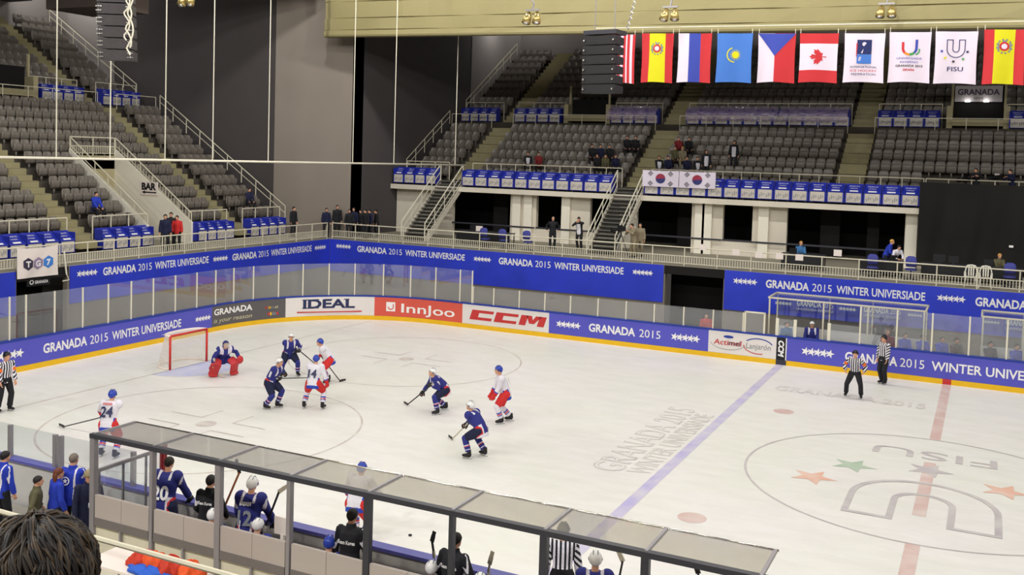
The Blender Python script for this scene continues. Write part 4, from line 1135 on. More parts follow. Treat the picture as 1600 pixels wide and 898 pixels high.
# ============================================================ safety net bar on its cables
A = onX(-60,244.5,-.3); B = onY(728,258,36.0)
m = MB(); m.tube([tuple(A),tuple(B)], .045, 8); r = m.build('net_bar', MATS['white_paint'], smooth=True); tag(r, 'long white bar hanging level on thin cables behind the goal', 'bar')
for px_ in (88,172,258,332,419,551,615,711):
    # cable meets the bar where the photo shows it
    best = min(np.linspace(0,1,800), key=lambda t: abs(pix(A+(B-A)*t)[0]-px_)); q = A+(B-A)*best
    m = MB(); m.tube([tuple(q),(q[0],q[1],21.4)], .022, 5); m.build('cable', MATS['white_paint'], r)

# ============================================================ cloths and signs on the stands
def cloth(name, P0, P1, z0, z1, mat, label, cat, wave=.06, nu=40, nv=16, sag=.05, group=None, fr=9.0):
    """hanging sheet from P0 to P1 (x, y) between heights z0 and z1"""
    d = np.array([P1[0]-P0[0], P1[1]-P0[1]]); L = np.linalg.norm(d); nrm = np.array([d[1],-d[0]])/L
    def f(x, z, o=0.0):
        u = x/L; v = (z1-z)/(z1-z0); k = wave*(math.sin(u*fr*L/3+v*1.7)+.5*math.sin(u*fr*L/1.3+2+v*4))*(.3+.7*v)+o
        return (P0[0]+d[0]*u+nrm[0]*k, P0[1]+d[1]*u+nrm[1]*k, z+sag*math.sin(u*PI)*(v-1)*.6)
    m = MB()
    for s in (0,1):
        o = len(m.v)
        for j in range(nv+1):
            for i in range(nu+1): m.v.append(f(L*i/nu, z1-(z1-z0)*j/nv, -.015*s))
        for j in range(nv):
            for i in range(nu):
                q = (o+j*(nu+1)+i, o+j*(nu+1)+i+1, o+(j+1)*(nu+1)+i+1, o+(j+1)*(nu+1)+i); m.f.append(q if s else q[::-1]); m.m.append(0)
    return tag(m.build(name, MATS[mat], smooth=True, fix=False), label, cat, group), f, L
cloth('drape', (27.15,39.12), (33.6,39.12), 3.35, 7.38, 'black_cloth', 'large black drape hanging from the far stand at the right edge', 'curtain', wave=.10, nu=60)
M('sheet_white',(232,220,212),.8,var=.03)
o, f, L = cloth('sponsor_sheet', (-3.0,13.2), (-3.0,15.02), 2.8, 4.0, 'sheet_white', 'white sheet with three hexagons on the end concourse railing', 'banner', wave=.03, sag=.12)
mu = Multi()
for i, (t, mi) in enumerate((('T',0),('G',1),('7',2))):
    hx = mu.sub('hexagon'); cx = .47+i*.46; cz = 3.36+.01*i
    put_poly(hx, [(cx+.245*math.cos(PI/2+k*PI/3), cz+.26*math.sin(PI/2+k*PI/3)) for k in range(6)], lambda x, z: f(x, z, .012), mi)
    put_text(mu, t, lambda x, z: f(x, z, .02), cx, cz-.12, .24, bold=.035, mi=3, align='C')
mu.build([M('hex_navy',(58,52,72),.7), M('hex_mauve',(150,130,160),.7), M('hex_blue',(66,126,206),.7), MATS['letter_white']], o)
m = MB(); m.box((-3.13,13.7,2.44),(-3.10,14.75,2.72)); o = tag(m.build('small_sign', MATS['black']), 'small black sign with white mark below the hexagon sheet', 'sign')
mu = Multi(); g = lambda x, z: (-3.09, 13.75+x, 2.5+z); put_disc(mu, .16, .10, .09, g, rin=.03); put_text(mu, 'GRANADA', g, .3, .03, .12, bold=.02, width=.6); mu.build(MATS['letter_white'], o)
M('korea_white',(214,204,218),.8,var=.03); M('disc_red',(150,50,72),.8); M('disc_blue',(54,56,110),.8)
for i, (xa, xb, n) in enumerate(((13.12,15.15,'left one by the stairs'),(15.18,17.15,'the right one'))):
    o, f, L = cloth('flag', (xa,YT-.80), (xb,YT-.80), 6.62, 7.50, 'korea_white', 'white flag with red and blue disc on press desks, '+n, 'flag', wave=.015, sag=.03, group='white flags with a disc on the press desks')
    mu = Multi(); g = lambda x, z: f(x, z, .015); cx, cz = L*.5, 7.07
    ds = mu.sub('disc'); put_disc(ds, cx, cz, .27, g, 1); put_disc(ds, cx, cz, .268, lambda x, z: f(x, z, .022), 0, a0=.1, a1=PI+.1)
    for sx, sz in ((-1,1),(1,1),(-1,-1),(1,-1)):
        tr = mu.sub('trigram'); c0 = (cx+sx*.56, cz+sz*.27); a = math.atan2(sz,sx)+PI/2
        for k in (-1,0,1):
            q = (c0[0]+math.cos(a-PI/2)*k*.075, c0[1]+math.sin(a-PI/2)*k*.075)
            put_poly(tr, [(q[0]+math.cos(a)*e*.12-math.sin(a)*h*.02, q[1]+math.sin(a)*e*.12+math.cos(a)*h*.02) for e, h in ((-1,-1),(1,-1),(1,1),(-1,1))], g, 2)
    mu.build([MATS['disc_red'],MATS['disc_blue'],MATS['flag_black']], o)
# BAR sign
m = MB(); m.box((-10.2,VY1-.07,5.42),(-8.95,VY1-.04,6.12)); o = tag(m.build('bar_sign', MATS['sheet_white']), 'white sign with black BAR lettering and left arrow beside the way out', 'sign')
mu = Multi(); g = lambda x, z: (-10.15+x, VY1-.075, 5.45+z)
put_text(mu, 'BAR', g, .06, .26, .36, bold=.05, width=1.03)
ar = mu.sub('arrow'); put_poly(ar, [(.08,.12),(.30,.22),(.30,.02)], g); put_rect(ar, .29, .085, 1.1, .155, g); mu.build(MATS['black'], o)
# papers hung on the far concourse rail
for i, (px_, py_) in enumerate(((1098,386),(1150,394),(1186,398),(1218,400),(1249,402),(1309,395))):
    yy = YW2+.06
    q = onY(px_, py_, yy); m = MB(); m.box((q[0]-.17,yy-.02,q[2]-.14),(q[0]+.17,yy-.005,q[2]+.14)); tag(m.build('paper_notice', MATS['sheet_white']), 'small white paper on the far concourse railing, %s from the left' % ordn(i+1), 'notice', 'paper notices on the railing')

# ============================================================ upper ways out of the stands
def way_out(label, x0, x1, z0, z1, axis='x'):
    r = empty('exit_portal', (0,0,0), label, 'portal')
    def B(name, mat, lo, hi):
        m = MB()
        if axis == 'x': m.box((lo[0],48.55+lo[1],lo[2]),(hi[0],48.55+hi[1],hi[2]))
        else: m.box((-18.45-hi[1],lo[0],lo[2]),(-18.45-lo[1],hi[0],hi[2]))
        return m.build(name, MATS[mat], r)
    B('opening_shade','room_shade',(x0,-.02,z0+.25),(x1,.9,z1))  # solid near-black box painted as the shade inside the way out
    B('side_post','wall_beige',(x0-.30,-.75,z0-.2),(x0,.05,z0+1.45)); B('side_post','wall_beige',(x1,-.75,z0-.2),(x1+.30,.05,z0+1.45))
    B('parapet','wall_beige',(x0,-.85,z0+.35),(x1,-.75,z0+.7))
    B('inner_floor','black',(x0,-.75,z0-.2),(x1,-.02,z0+.02))
    for xx in (x0-.05,x1+.05): B('upright','wall_beige',(xx-.06,-.3,z0+1.4),(xx+.06,-.18,z0+2.7))
    return r
way_out('dark upper way out right behind the hanging speaker', 4.95, 7.6, 10.1, 11.9)
way_out('dark upper way out under the hanging pale sign', 28.1, 30.65, 10.1, 12.7)
way_out('dark upper way out of the end stand at the left edge', 21.7, 25.3, 10.2, 12.2, 'y')
sg = empty('hanging_sign', (29.4,48.4,12), 'pale hanging sign with grey lettering above the upper way out', 'sign')
a = onY(1493,134,48.3); b = onY(1566,159,48.3)
m = MB(); m.box((a[0],48.3,b[2]),(b[0],48.36,a[2])); m.build('board', M('sign_pale',(190,184,188),.6,var=.04), sg)
mu = Multi(); g = lambda x, z: (a[0]+x, 48.29, b[2]+z); put_text(mu, 'GRANADA', g, (b[0]-a[0])/2, .38, .33, bold=.02, width=2.1, align='C'); put_text(mu, '2015', g, (b[0]-a[0])/2, .14, .12, width=.5, align='C'); mu.build(MATS['hex_navy'], sg)
em = bpy.data.materials.new('lamp_glow'); em.use_nodes = True; em.node_tree.nodes['Principled BSDF'].inputs['Emission Color'].default_value = (1,.97,.9,1); em.node_tree.nodes['Principled BSDF'].inputs['Emission Strength'].default_value = 9
for px_ in (1512,1541): q = onY(px_, 158, 48.2); m = MB(); m.box((q[0]-.12,48.12,q[2]-.05),(q[0]+.12,48.22,q[2]+.03)); m.build('sign_lamp', em, sg)
# ============================================================ team bench on the near side
M('panel_grey',(176,166,160),.7,var=.05,scale=1.0); M('cream_wall',(206,200,180),.8,var=.05); M('band_grey',(112,106,104),.7)
BYW, BZ = .40, 2.83                        # back wall line, height of the roof beam
PXB = [15.98,17.42,18.92,20.40,21.90,23.38,24.86,26.34,27.86]
bench = empty('bench_shelter', (22,BYW,0), 'long bench shelter of grey posts and glass roof along the near boards', 'shelter')
for i, x in enumerate(PXB):
    wd = .035 if i in (1,3,5) else .055
    m = MB(); m.box((x-wd,BYW-.05,0),(x+wd,BYW+.05,BZ)); p = m.build('post', MATS['rail_grey'] if i < 4 else MATS['bar_dark'], bench)
m = MB(); m.box((15.92,BYW-.055,BZ-.03),(27.95,BYW+.055,BZ+.05)); m.build('roof_beam', MATS['bar_dark'], bench)
for i in range(len(PXB)-1):
    m = MB(); m.box((PXB[i]+.03,BYW+.055,BZ+.03),(PXB[i+1]-.03,BYW+.92,BZ+.042)); m.build('roof_pane', MATS['roof_glass'], bench)
for i, x in enumerate(PXB):
    m = MB(); m.box((x-.022,BYW,BZ+.01),(x+.022,BYW+.94,BZ+.055)); m.build('roof_bar', MATS['rail_grey'], bench)
m = MB(); m.tube([(15.95,BYW+.945,BZ+.036),(27.9,BYW+.945,BZ+.036)], .016, 12); m.build('roof_edge', M('edge_steel',(220,218,212),.14,metal=1.0,var=.02), bench, smooth=True)
bw = empty('bench_back_wall', (22,BYW,0), 'grey panelled back wall of the team bench behind the coaches', 'wall panel')
for i in range(len(PXB)-1):
    xa, xb = PXB[i]+.06, PXB[i+1]-.06
    for k in range(2):
        a, b = xa+(xb-xa)*k/2, xa+(xb-xa)*(k+1)/2
        m = MB(); m.box((a+.004,BYW-.03,1.37),(b-.004,BYW+.03,1.78)); m.build('back_panel', MATS['panel_grey'], bw)
    m = MB(); m.box((xa,BYW-.04,1.22),(xb,BYW+.04,1.37)); m.build('back_rail', MATS['band_grey'], bw)
    m = MB(); m.box((xa,BYW-.0,0),(xb,BYW+.03,1.22)); m.build('lower_wall', MATS['cream_wall'], bw)
    m = MB(); m.box(((xa+xb)/2-.02,BYW-.06,.62),((xa+xb)/2+.02,BYW-.02,1.24)); m.build('back_strut', MATS['rail_grey'], bw)
m = MB(); m.box((15.99,BYW+.06,0),(27.9,2.18,.40)); struct(m, 'floor_bench_platform', M('rubber',(52,50,54),.9))
be = empty('team_bench', (22,.86,.4), 'long wooden players bench behind the near boards', 'bench')
m = MB(); m.box((16.4,.72,.80),(27.4,1.0,.85)); m.build('bench_seat', MATS['bench_wood'], be)
for x in np.linspace(16.6,27.2,9): m = MB(); m.box((x,.78,.4),(x+.06,.94,.8)); m.build('leg', MATS['bar_dark'], be)
# glass end partition with red padded post
pt = empty('bench_partition', (15.94,1.3,0), 'glass end partition of the team bench with a red padded post', 'partition')
m = MB(); m.box((15.93,.5,.92),(15.945,2.03,2.13)); m.build('partition_glass', MATS['board_glass'], pt)
m = MB(); m.box((15.91,.50,2.13),(15.965,2.05,2.19)); m.build('partition_rail', MATS['rail_grey'], pt)
for y in (.55,1.1,1.65): m = MB(); m.box((15.905,y,.22),(15.93,y+.045,2.13)); m.build('partition_post', MATS['rail_grey'], pt)
m = MB(); m.box((15.93,.5,.22),(15.96,2.05,.92)); m.build('partition_panel', MATS['panel_grey'], pt)
m = MB(); m.box((15.88,2.05,.22),(15.98,2.15,2.25)); o = m.build('padded_post', M('pad_red',(150,34,40),.6), pt); o['label'] = 'red padded post'
m = MB(); m.box((8,-.4,-.2),(15.9,2.15,.22)); struct(m, 'floor_near_walk', M('walk_grey',(150,146,138),.85))
m = MB(); m.box((15.9,-3.0,-.2),(46,.33,.62)); struct(m, 'floor_near_passage', M('floor_cream',(206,200,182),.8,var=.05))
# front of the near stand, below the spectators
m = MB(); m.box((2,-3.25,-.2),(46,-3.05,2.08)); struct(m, 'wall_near_stand', MATS['wall_column'])
r = railing('cream tube handrail on the front of the near stand', [(15,-3.12,2.08),(40,-3.12,2.08)], .92, 2.4, baluster=False, mid=False, rr=.030)
m = MB()
for k in range(8): m.box((2,-4.3-.85*k-.85 if k else -6.0,-.2),(46,-3.25-.85*k if k else -3.25,2.05+.55*k if k else 2.05))
struct(m, 'floor_near_stand', MATS['terrace'])
# ============================================================ the goal
def goal():
    r = empty('goal', (4.0,YC,0), 'red framed hockey goal with white net at the left end of the ice', 'goal')
    gy0, gy1, gh = YC-.915, YC+.915, 1.22
    M('goal_red',(206,48,40),.4,var=.05); M('net_white',(232,226,218),.8,var=.03); M('pad_white',(236,222,214),.7,var=.03)
    for y in (gy0,gy1): m = MB(); m.tube([(4,y,0),(4,y,gh)], .042, 10); m.build('goal_post', MATS['goal_red'], r, smooth=True)
    m = MB(); m.tube([(4,gy0,gh),(4,gy1,gh)], .042, 10); m.build('crossbar', MATS['goal_red'], r, smooth=True)
    base = [(4,gy0)]+[(4-1.05*math.sin(t)**.7 if 0 < t < PI else 4, YC-.98*math.cos(t)*(1 if t in (0,PI) else 1.0)) for t in np.linspace(0.12,PI-.12,15)]+[(4,gy1)]
    m = MB(); m.tube([(x,y,.03) for x,y in base], .035, 8); m.build('base_frame', MATS['pad_white'], r, smooth=True)
    top = [(4,gy0)]+[(4-.55*math.sin(t)**.6, YC-.915*math.cos(t)) for t in np.linspace(0.12,PI-.12,15)]+[(4,gy1)]
    m = MB(); m.tube([(x,y,gh) for x,y in top], .045, 8); m.build('top_frame', MATS['pad_white'], r, smooth=True)
    m = MB(); n = 48
    def P(poly, t):
        k = t*(len(poly)-1); i = min(len(poly)-2, int(k)); u = k-i; return np.array([poly[i][0]*(1-u)+poly[i+1][0]*u, poly[i][1]*(1-u)+poly[i+1][1]*u])
    for i in range(n+1):
        a, b = P(top,i/n), P(base,i/n); m.bar((*a,gh),(*b,.03),.008)
    for j in range(1,18):
        t = j/18; q = [(*(P(top,i/n)*(1-t)+P(base,i/n)*t), gh*(1-t)+.03*t) for i in range(0,n+1,2)]
        for u, v in zip(q, q[1:]): m.bar(u, v, .008)
    for i in range(1,26):
        y = gy0+(gy1-gy0)*i/26; xb = 4-.55*(1-((y-YC)/.915)**2)**.3; m.bar((4,y,gh),(xb,y,gh),.008)
    for j in range(1,7): m.bar((4-.08*j,gy0+.05,gh),(4-.08*j,gy1-.05,gh),.008)
    m.build('net', MATS['net_white'], r)
goal()
m = MB(); m.tube([(19.57,5.44,.005),(19.57,5.44,.03)], .038, 16); tag(m.build('puck', MATS['black']), 'small black puck lying on the ice near the bench', 'puck')
# ============================================================ figures
M('skin',(214,160,130),.55,var=.06,scale=12); M('skin_dark',(176,124,96),.55,var=.06,scale=12); M('eye',(30,26,26),.3); M('lips',(160,90,84),.5)
M('hair_black',(26,22,22),.6,var=.3,scale=30); M('hair_brown',(40,30,21),.6,var=.35,scale=30); M('hair_grey',(120,108,98),.6,var=.3,scale=30); M('hair_blond',(196,150,70),.6,var=.25,scale=30); M('hair_red',(104,54,34),.6,var=.3,scale=30)
def C(n, rgb, r=.8, **k): return M('cloth_'+n, rgb, r, var=k.get('var',.12), scale=k.get('scale',6.0))
for n, c in dict(navy=(42,46,124), white=(226,222,230), red=(206,44,44), blue=(40,66,176), royal=(34,58,178), black=(26,26,32), darkgrey=(56,54,58), maroon=(130,36,40), orange=(236,110,40), khaki=(140,128,104), midnight=(24,28,60), olive=(92,88,62), cream=(222,214,176), teal=(58,110,160), knit=(150,136,104)).items(): C(n, c)
M('leather',(28,26,30),.5,var=.2); M('steel',(200,204,210),.25,metal=.9,var=.05)
M('shell_white',(238,236,234),.25,var=.03); M('shell_blue',(50,72,176),.25,var=.08); M('shell_navy',(40,44,110),.3,var=.06); M('shell_black',(24,24,28),.3)
M('pad_leg_red',(190,48,52),.5,var=.1,scale=4); M('wood_shaft',(176,104,60),.5,var=.15); M('shaft_black',(34,32,36),.45); M('tape_white',(214,206,190),.8,var=.06); M('shaft_pale',(196,188,170),.5,var=.1)
Vv = lambda *a: Vector(a)
def ik(a, t, l1, l2, pole):
    d = t-a; L = d.length
    if L > (l1+l2)*.995: t = a+d*((l1+l2)*.995/L); d = t-a; L = d.length
    if L < abs(l1-l2)+.02: L = abs(l1-l2)+.02
    u = d.normalized(); x = (l1*l1-l2*l2+L*L)/(2*L); h = math.sqrt(max(0, l1*l1-x*x))
    p = pole-u*pole.dot(u)
    p = p.normalized() if p.length > 1e-4 else Vv(0,1,0)
    return a+u*x+p*h, t
def skeleton(s, pz=.95, py=0.0, lean=5, side=0, twist=0, feet=((-.11,0,0),(.11,0,0)), hands=((-.26,.10,.80),(.26,.10,.80)), head=(0,0), foot_yaw=(8,-8), knee=None, elbow=None, lift=.08, px=0.0):
    """joint positions of a figure facing +Y, right side at +X; lengths scale with s"""
    J = {}; P = Vv(px, py, pz); J['pelvis'] = P
    Rt = Matrix.Rotation(math.radians(-twist),3,'Z') @ Matrix.Rotation(math.radians(side),3,'Y') @ Matrix.Rotation(math.radians(-lean),3,'X')
    Rh = Matrix.Rotation(math.radians(-twist*.35),3,'Z') @ Matrix.Rotation(math.radians(-lean*.45),3,'X')
    up = Rt @ Vv(0,0,1); J['R'] = Rt; J['Rh'] = Rh
    J['waist'] = P+(Rt @ Vv(0,.01,.15)).lerp(Vv(0,.01,.15),.4)*s; J['chest'] = P+Rt @ Vv(0,0,.34)*s; J['neck'] = P+Rt @ Vv(0,-.005,.53)*s
    for k, sx in (('l',-1),('r',1)):
        J['sh'+k] = P+Rt @ Vv(sx*.185,0,.465)*s; J['hip'+k] = P+Rh @ Vv(sx*.095,0,-.03)*s
    hp, hy = head
    RH = Matrix.Rotation(math.radians(-twist+hy),3,'Z') @ Matrix.Rotation(math.radians(-(lean*.35+hp)),3,'X'); J['RH'] = RH
    J['head'] = J['neck']+(Rt @ Vv(0,.012,.048))*s+RH @ Vv(0,.02,.108)*s
    for i, (k, sx) in enumerate((('l',-1),('r',1))):
        f = Vector(feet[i]); fy_ = math.radians(foot_yaw[i]); fd = Vv(-math.sin(fy_), math.cos(fy_), 0); J['fd'+k] = fd
        an = f+Vv(0,0,lift)-fd*.04*s
        kp = Vector(knee[i]) if knee else (fd*1.0+Vv(sx*.15,0,.05))
        J['kn'+k], J['an'+k] = ik(J['hip'+k], an, .44*s, .42*s, kp)
        hnd = Vector(hands[i]); ep = Vector(elbow[i]) if elbow else Rt @ Vv(sx*.8,-.9,-.5)
        J['el'+k], J['wr'+k] = ik(J['sh'+k], hnd, .295*s, .26*s, ep)
    return J
def add_hand(m, W, d, n, side, s, curl, r=1.0, fingers=None):
    """palm into m; fingers into `fingers` (or m)"""
    d = d.normalized(); n = (n-d*n.dot(d)).normalized(); b = d.cross(n)*side
    fm = fingers if fingers is not None else m
    m.tube([W-d*.02, W+d*.03*s, W+d*.085*s], [(.030*s*r,.022*s*r),(.040*s*r,.020*s*r),(.040*s*r,.017*s*r)], 8, up=n)
    for i, (o, L) in enumerate(((-.030,.072),(-.010,.080),(.010,.075),(.029,.060))):
        p = W+d*.078*s+b*o*s*r; pts = [p-d*.02*s]; a = .15
        for k in range(3):
            a += curl*(.55 if k else .4); dd = d*math.cos(a)+n*math.sin(a); p = p+dd*L*s*(.45,.32,.23)[k]*r; pts.append(p)
        fm.tube(pts, [.0095*s*r]*3+[.007*s*r], 6)
    p = W+d*.02*s-b*.032*s*r; t1 = (d*.6-b*.65+n*.45).normalized(); t2 = (d*.85-b*.1+n*.5).normalized()
    fm.tube([W+d*.005*s-b*.01*s, p, p+t1*.035*s*r, p+t1*.035*s*r+t2*.03*s*r], [.013*s*r,.013*s*r,.011*s*r,.008*s*r], 6)
def limb(m, pts, rads, n=10, up=(0,1,0)):
    m.tube(pts, rads, n, up=up)
    m.ball(pts[0], rads[0] if not isinstance(rads[0], tuple) else min(rads[0]), 8, 6); m.ball(pts[-1], rads[-1] if not isinstance(rads[-1], tuple) else min(rads[-1]), 8, 6)
def torso(m, J, s, g, gz=None, bottom=-.10, top=True, shoulder=0.0, depth=0.0):
    R, Rh = J['R'], J['Rh']; gz = g if gz is None else gz; fwdv = R @ Vv(0,1,0)
    P = J['pelvis']; pts = [P+Rh @ Vv(0,0,bottom)*s, P, J['waist'], J['chest'], P+R @ Vv(0,0,.44)*s, P+R @ Vv(0,0,.50)*s]
    rad = [(.155*s+g,.115*s+gz),(.165*s+g,.12*s+gz),(.142*s+g,.105*s+gz+depth),(.165*s+g,.12*s+gz+depth),(.175*s+g+shoulder*.3,.10*s+gz),(.11*s+g+shoulder*.2,.075*s+gz*.7)]
    if top: pts.append(J['neck']+R @ Vv(0,0,.01)*s); rad.append((.065*s+g*.5,.06*s+g*.5))
    m.tube(pts, rad, 16, up=tuple(fwdv))
def arm(m, J, k, s, g, wrist=1.0, cuff=0.0, pad=0.0):
    a, e, w = J['sh'+k], J['el'+k], J['wr'+k]; w = e.lerp(w, wrist)
    in_ = a.lerp(J['neck'],.35)-(J['R'] @ Vv(0,0,.03))*s
    m.tube([in_, a, a.lerp(e,.45), e, e.lerp(w,.4), w], [.055*s+g, .062*s+g+pad, .050*s+g+pad*.4, .043*s+g, .043*s+g+cuff*.4, .030*s+g+cuff], 10, up=(0,.3,1))
    m.ball(a, .062*s+g+pad, 10, 7); m.ball(e, .045*s+g, 8, 6)
def leg(m, J, k, s, g, t0=0.0, t1=1.0, flare=0.0, pad=0.0):
    h, n, a = J['hip'+k], J['kn'+k], J['an'+k]
    pts = [(0,h,.092*s+g+pad),(.5,h.lerp(n,.5),.078*s+g+pad),(1,n,.060*s+g),(1.3,n.lerp(a,.3),.058*s+g),(1.65,n.lerp(a,.65),.047*s+g+flare*.5),(2,a,.040*s+g+flare)]
    def at(t):
        for (ta,pa,ra),(tb,pb,rb) in zip(pts,pts[1:]):
            if t <= tb: u = (t-ta)/(tb-ta); return pa.lerp(pb,u), ra+(rb-ra)*u
        return pts[-1][1], pts[-1][2]
    ts = sorted({t0*2, t1*2}|{t for t,_,_ in pts if t0*2 < t < t1*2})
    q = [at(t) for t in ts]; m.tube([p for p,_ in q], [r for _,r in q], 10, up=(0,1,.2))
    m.ball(q[0][0], q[0][1]*.98, 8, 6)
    if t0 < .5 < t1: m.ball(n, .060*s+g, 8, 6)
def foot(m, J, k, s, g, blade=False, boot=0.0):
    a, fd = J['an'+k], J['fd'+k]; z = a.z-.08+(.0 if not blade else .0)
    sole = a-Vv(0,0,.05*s)
    m.tube([sole-fd*.05*s+Vv(0,0,.005), sole+fd*.02*s+Vv(0,0,.012), sole+fd*.12*s, sole+fd*.185*s-Vv(0,0,.006)], [(.036*s+g,.034*s+g),(.042*s+g,.046*s+g),(.046*s+g,.032*s+g),(.034*s+g,.020*s+g)], 10, up=(0,0,1))
    m.tube([sole-fd*.02*s, a+Vv(0,0,.04*s+boot)], [.044*s+g,.046*s+g], 8, up=(0,1,0))
def head_geo(m, J, s, extra):
    R, H = J['RH'], J['head']; P = lambda x,y,z: H+R @ Vv(x,y,z)*s
    m.ball(P(0,-.012,.025), (.076*s,.096*s,.092*s), 16, 12, R=R)
    m.tube([P(0,.025,.03),P(0,.035,-.03),P(0,.045,-.085),P(0,.05,-.11)], [(.066*s,.062*s),(.062*s,.058*s),(.047*s,.045*s),(.028*s,.026*s)], 12, up=tuple(R @ Vv(0,1,0)))
    m.tube([P(0,-.03,-.04), J['neck']-J['R'] @ Vv(0,0,.03)*s], [.055*s,.060*s], 10)
    m.tube([P(0,.085,.03),P(0,.112,-.015),P(0,.092,-.028)], [.010*s,.016*s,.012*s], 6)
    for sx in (-1,1): m.ball(P(sx*.077,-.005,-.005), (.012*s,.022*s,.032*s), 8, 6, R=R)
    for sx in (-1,1): extra.ball(P(sx*.030,.080,.012), (.011*s,.008*s,.008*s), 8, 5, 1, R=R); extra.box((-.018*s,-.004*s,-.004*s),(.018*s,.006*s,.004*s), 2, R=R, T=P(sx*.031,.086,.036))
    extra.ball(P(0,.089,-.062), (.024*s,.008*s,.007*s), 8, 5, 3, R=R)
def shell(J, s, g, zcut=-.02, back=-.05, front=.03, name='helmet', n=20, ny=.0):
    """cap of an ellipsoid over the skull, cut lower at the back"""
    R, H = J['RH'], J['head']; m = MB(); rows = 9; vs = []
    rx, ry, rz = .078*s+g, .098*s+g, .094*s+g
    for side in (0,1):
        k = 1.0 if side == 0 else .86
        for i in range(rows+1):
            for j in range(n):
                a = 2*PI*j/n; cy = math.sin(a)
                low = zcut+(front-zcut)*max(0,cy)**1.5+(back-zcut)*max(0,-cy)**1.5
                t0 = math.asin(max(-.97,min(.9,low*s/rz))); t = t0+(PI/2-t0)*i/rows
                vs.append(tuple(H+R @ (Vv(rx*math.cos(t)*math.cos(a), ry*math.cos(t)*math.sin(a)-.012*s, rz*math.sin(t)+.025*s)*k+Vv(0,0,(1-k)*.0))))
    fs = []
    for side in (0,1):
        o = side*(rows+1)*n
        for i in range(rows):
            for j in range(n):
                q = (o+i*n+j,o+i*n+(j+1)%n,o+(i+1)*n+(j+1)%n,o+(i+1)*n+j); fs.append(q if side == 0 else q[::-1])
    o = (rows+1)*n
    for j in range(n): fs.append((j, o+j, o+(j+1)%n, (j+1)%n))
    m.add(vs, fs); return m
def paint(me, segs, fn):
    n = len(me.polygons); c = np.zeros(n*3); me.polygons.foreach_get('center', c); c = c.reshape(-1,3)
    best = np.full(n, 1e9); bi = np.zeros(n, int); bt = np.zeros(n)
    for i, (nm, a, b, r) in enumerate(segs):
        a = np.array(a); d = np.array(b)-a; t = np.clip(((c-a)@d)/max(d@d,1e-9),0,1); q = np.linalg.norm(c-(a+t[:,None]*d),axis=1)/r
        k = q < best; best[k] = q[k]; bi[k] = i; bt[k] = t[k]
    idx = np.array([fn(segs[bi[i]][0], bt[i], c[i]) for i in range(n)], np.int32); me.polygons.foreach_set('material_index', idx)
def segs_of(J, s):
    L = [('torso',J['pelvis']-Vv(0,0,.12),J['neck'],.15*s)]
    for k in 'lr': L += [('uarm'+k,J['sh'+k],J['el'+k],.055*s),('farm'+k,J['el'+k],J['wr'+k],.045*s),('thigh'+k,J['hip'+k],J['kn'+k],.085*s),('shin'+k,J['kn'+k],J['an'+k],.055*s)]
    return L
NV = Vv(.4390,-.8985,0); NR = Vv(.8985,.4390,0)
def facing(deg):
    """0 looks at the viewer, 90 to the picture's right, 180 away, -90 to the left"""
    a = math.radians(deg); d = NV*math.cos(a)+NR*math.sin(a); return math.atan2(-d.x, d.y)
def piece(root, name, m, mats, vox, J=None, s=1, fn=None, smooth=2, raw=False):
    me = m.mesh(name, []) if raw else remesh(m, vox, smooth)
    me.name = name; me.materials.clear()
    for k in (mats if isinstance(mats,(list,tuple)) else [mats]): me.materials.append(MATS[k] if isinstance(k,str) else k)
    if fn: paint(me, segs_of(J,s), fn)
    me.polygons.foreach_set('use_smooth',[True]*len(me.polygons))
    return link(name, me, root, loc=(0,0,0))
def put_bars(m, t, f, x, y, h, bold=0, width=1):
    """a name too small to read: a row of short strokes"""
    for i in range(6): put_rect(m, width*i/6, y+h*.1*(i%2), width*(i+.7)/6, y+h, f)
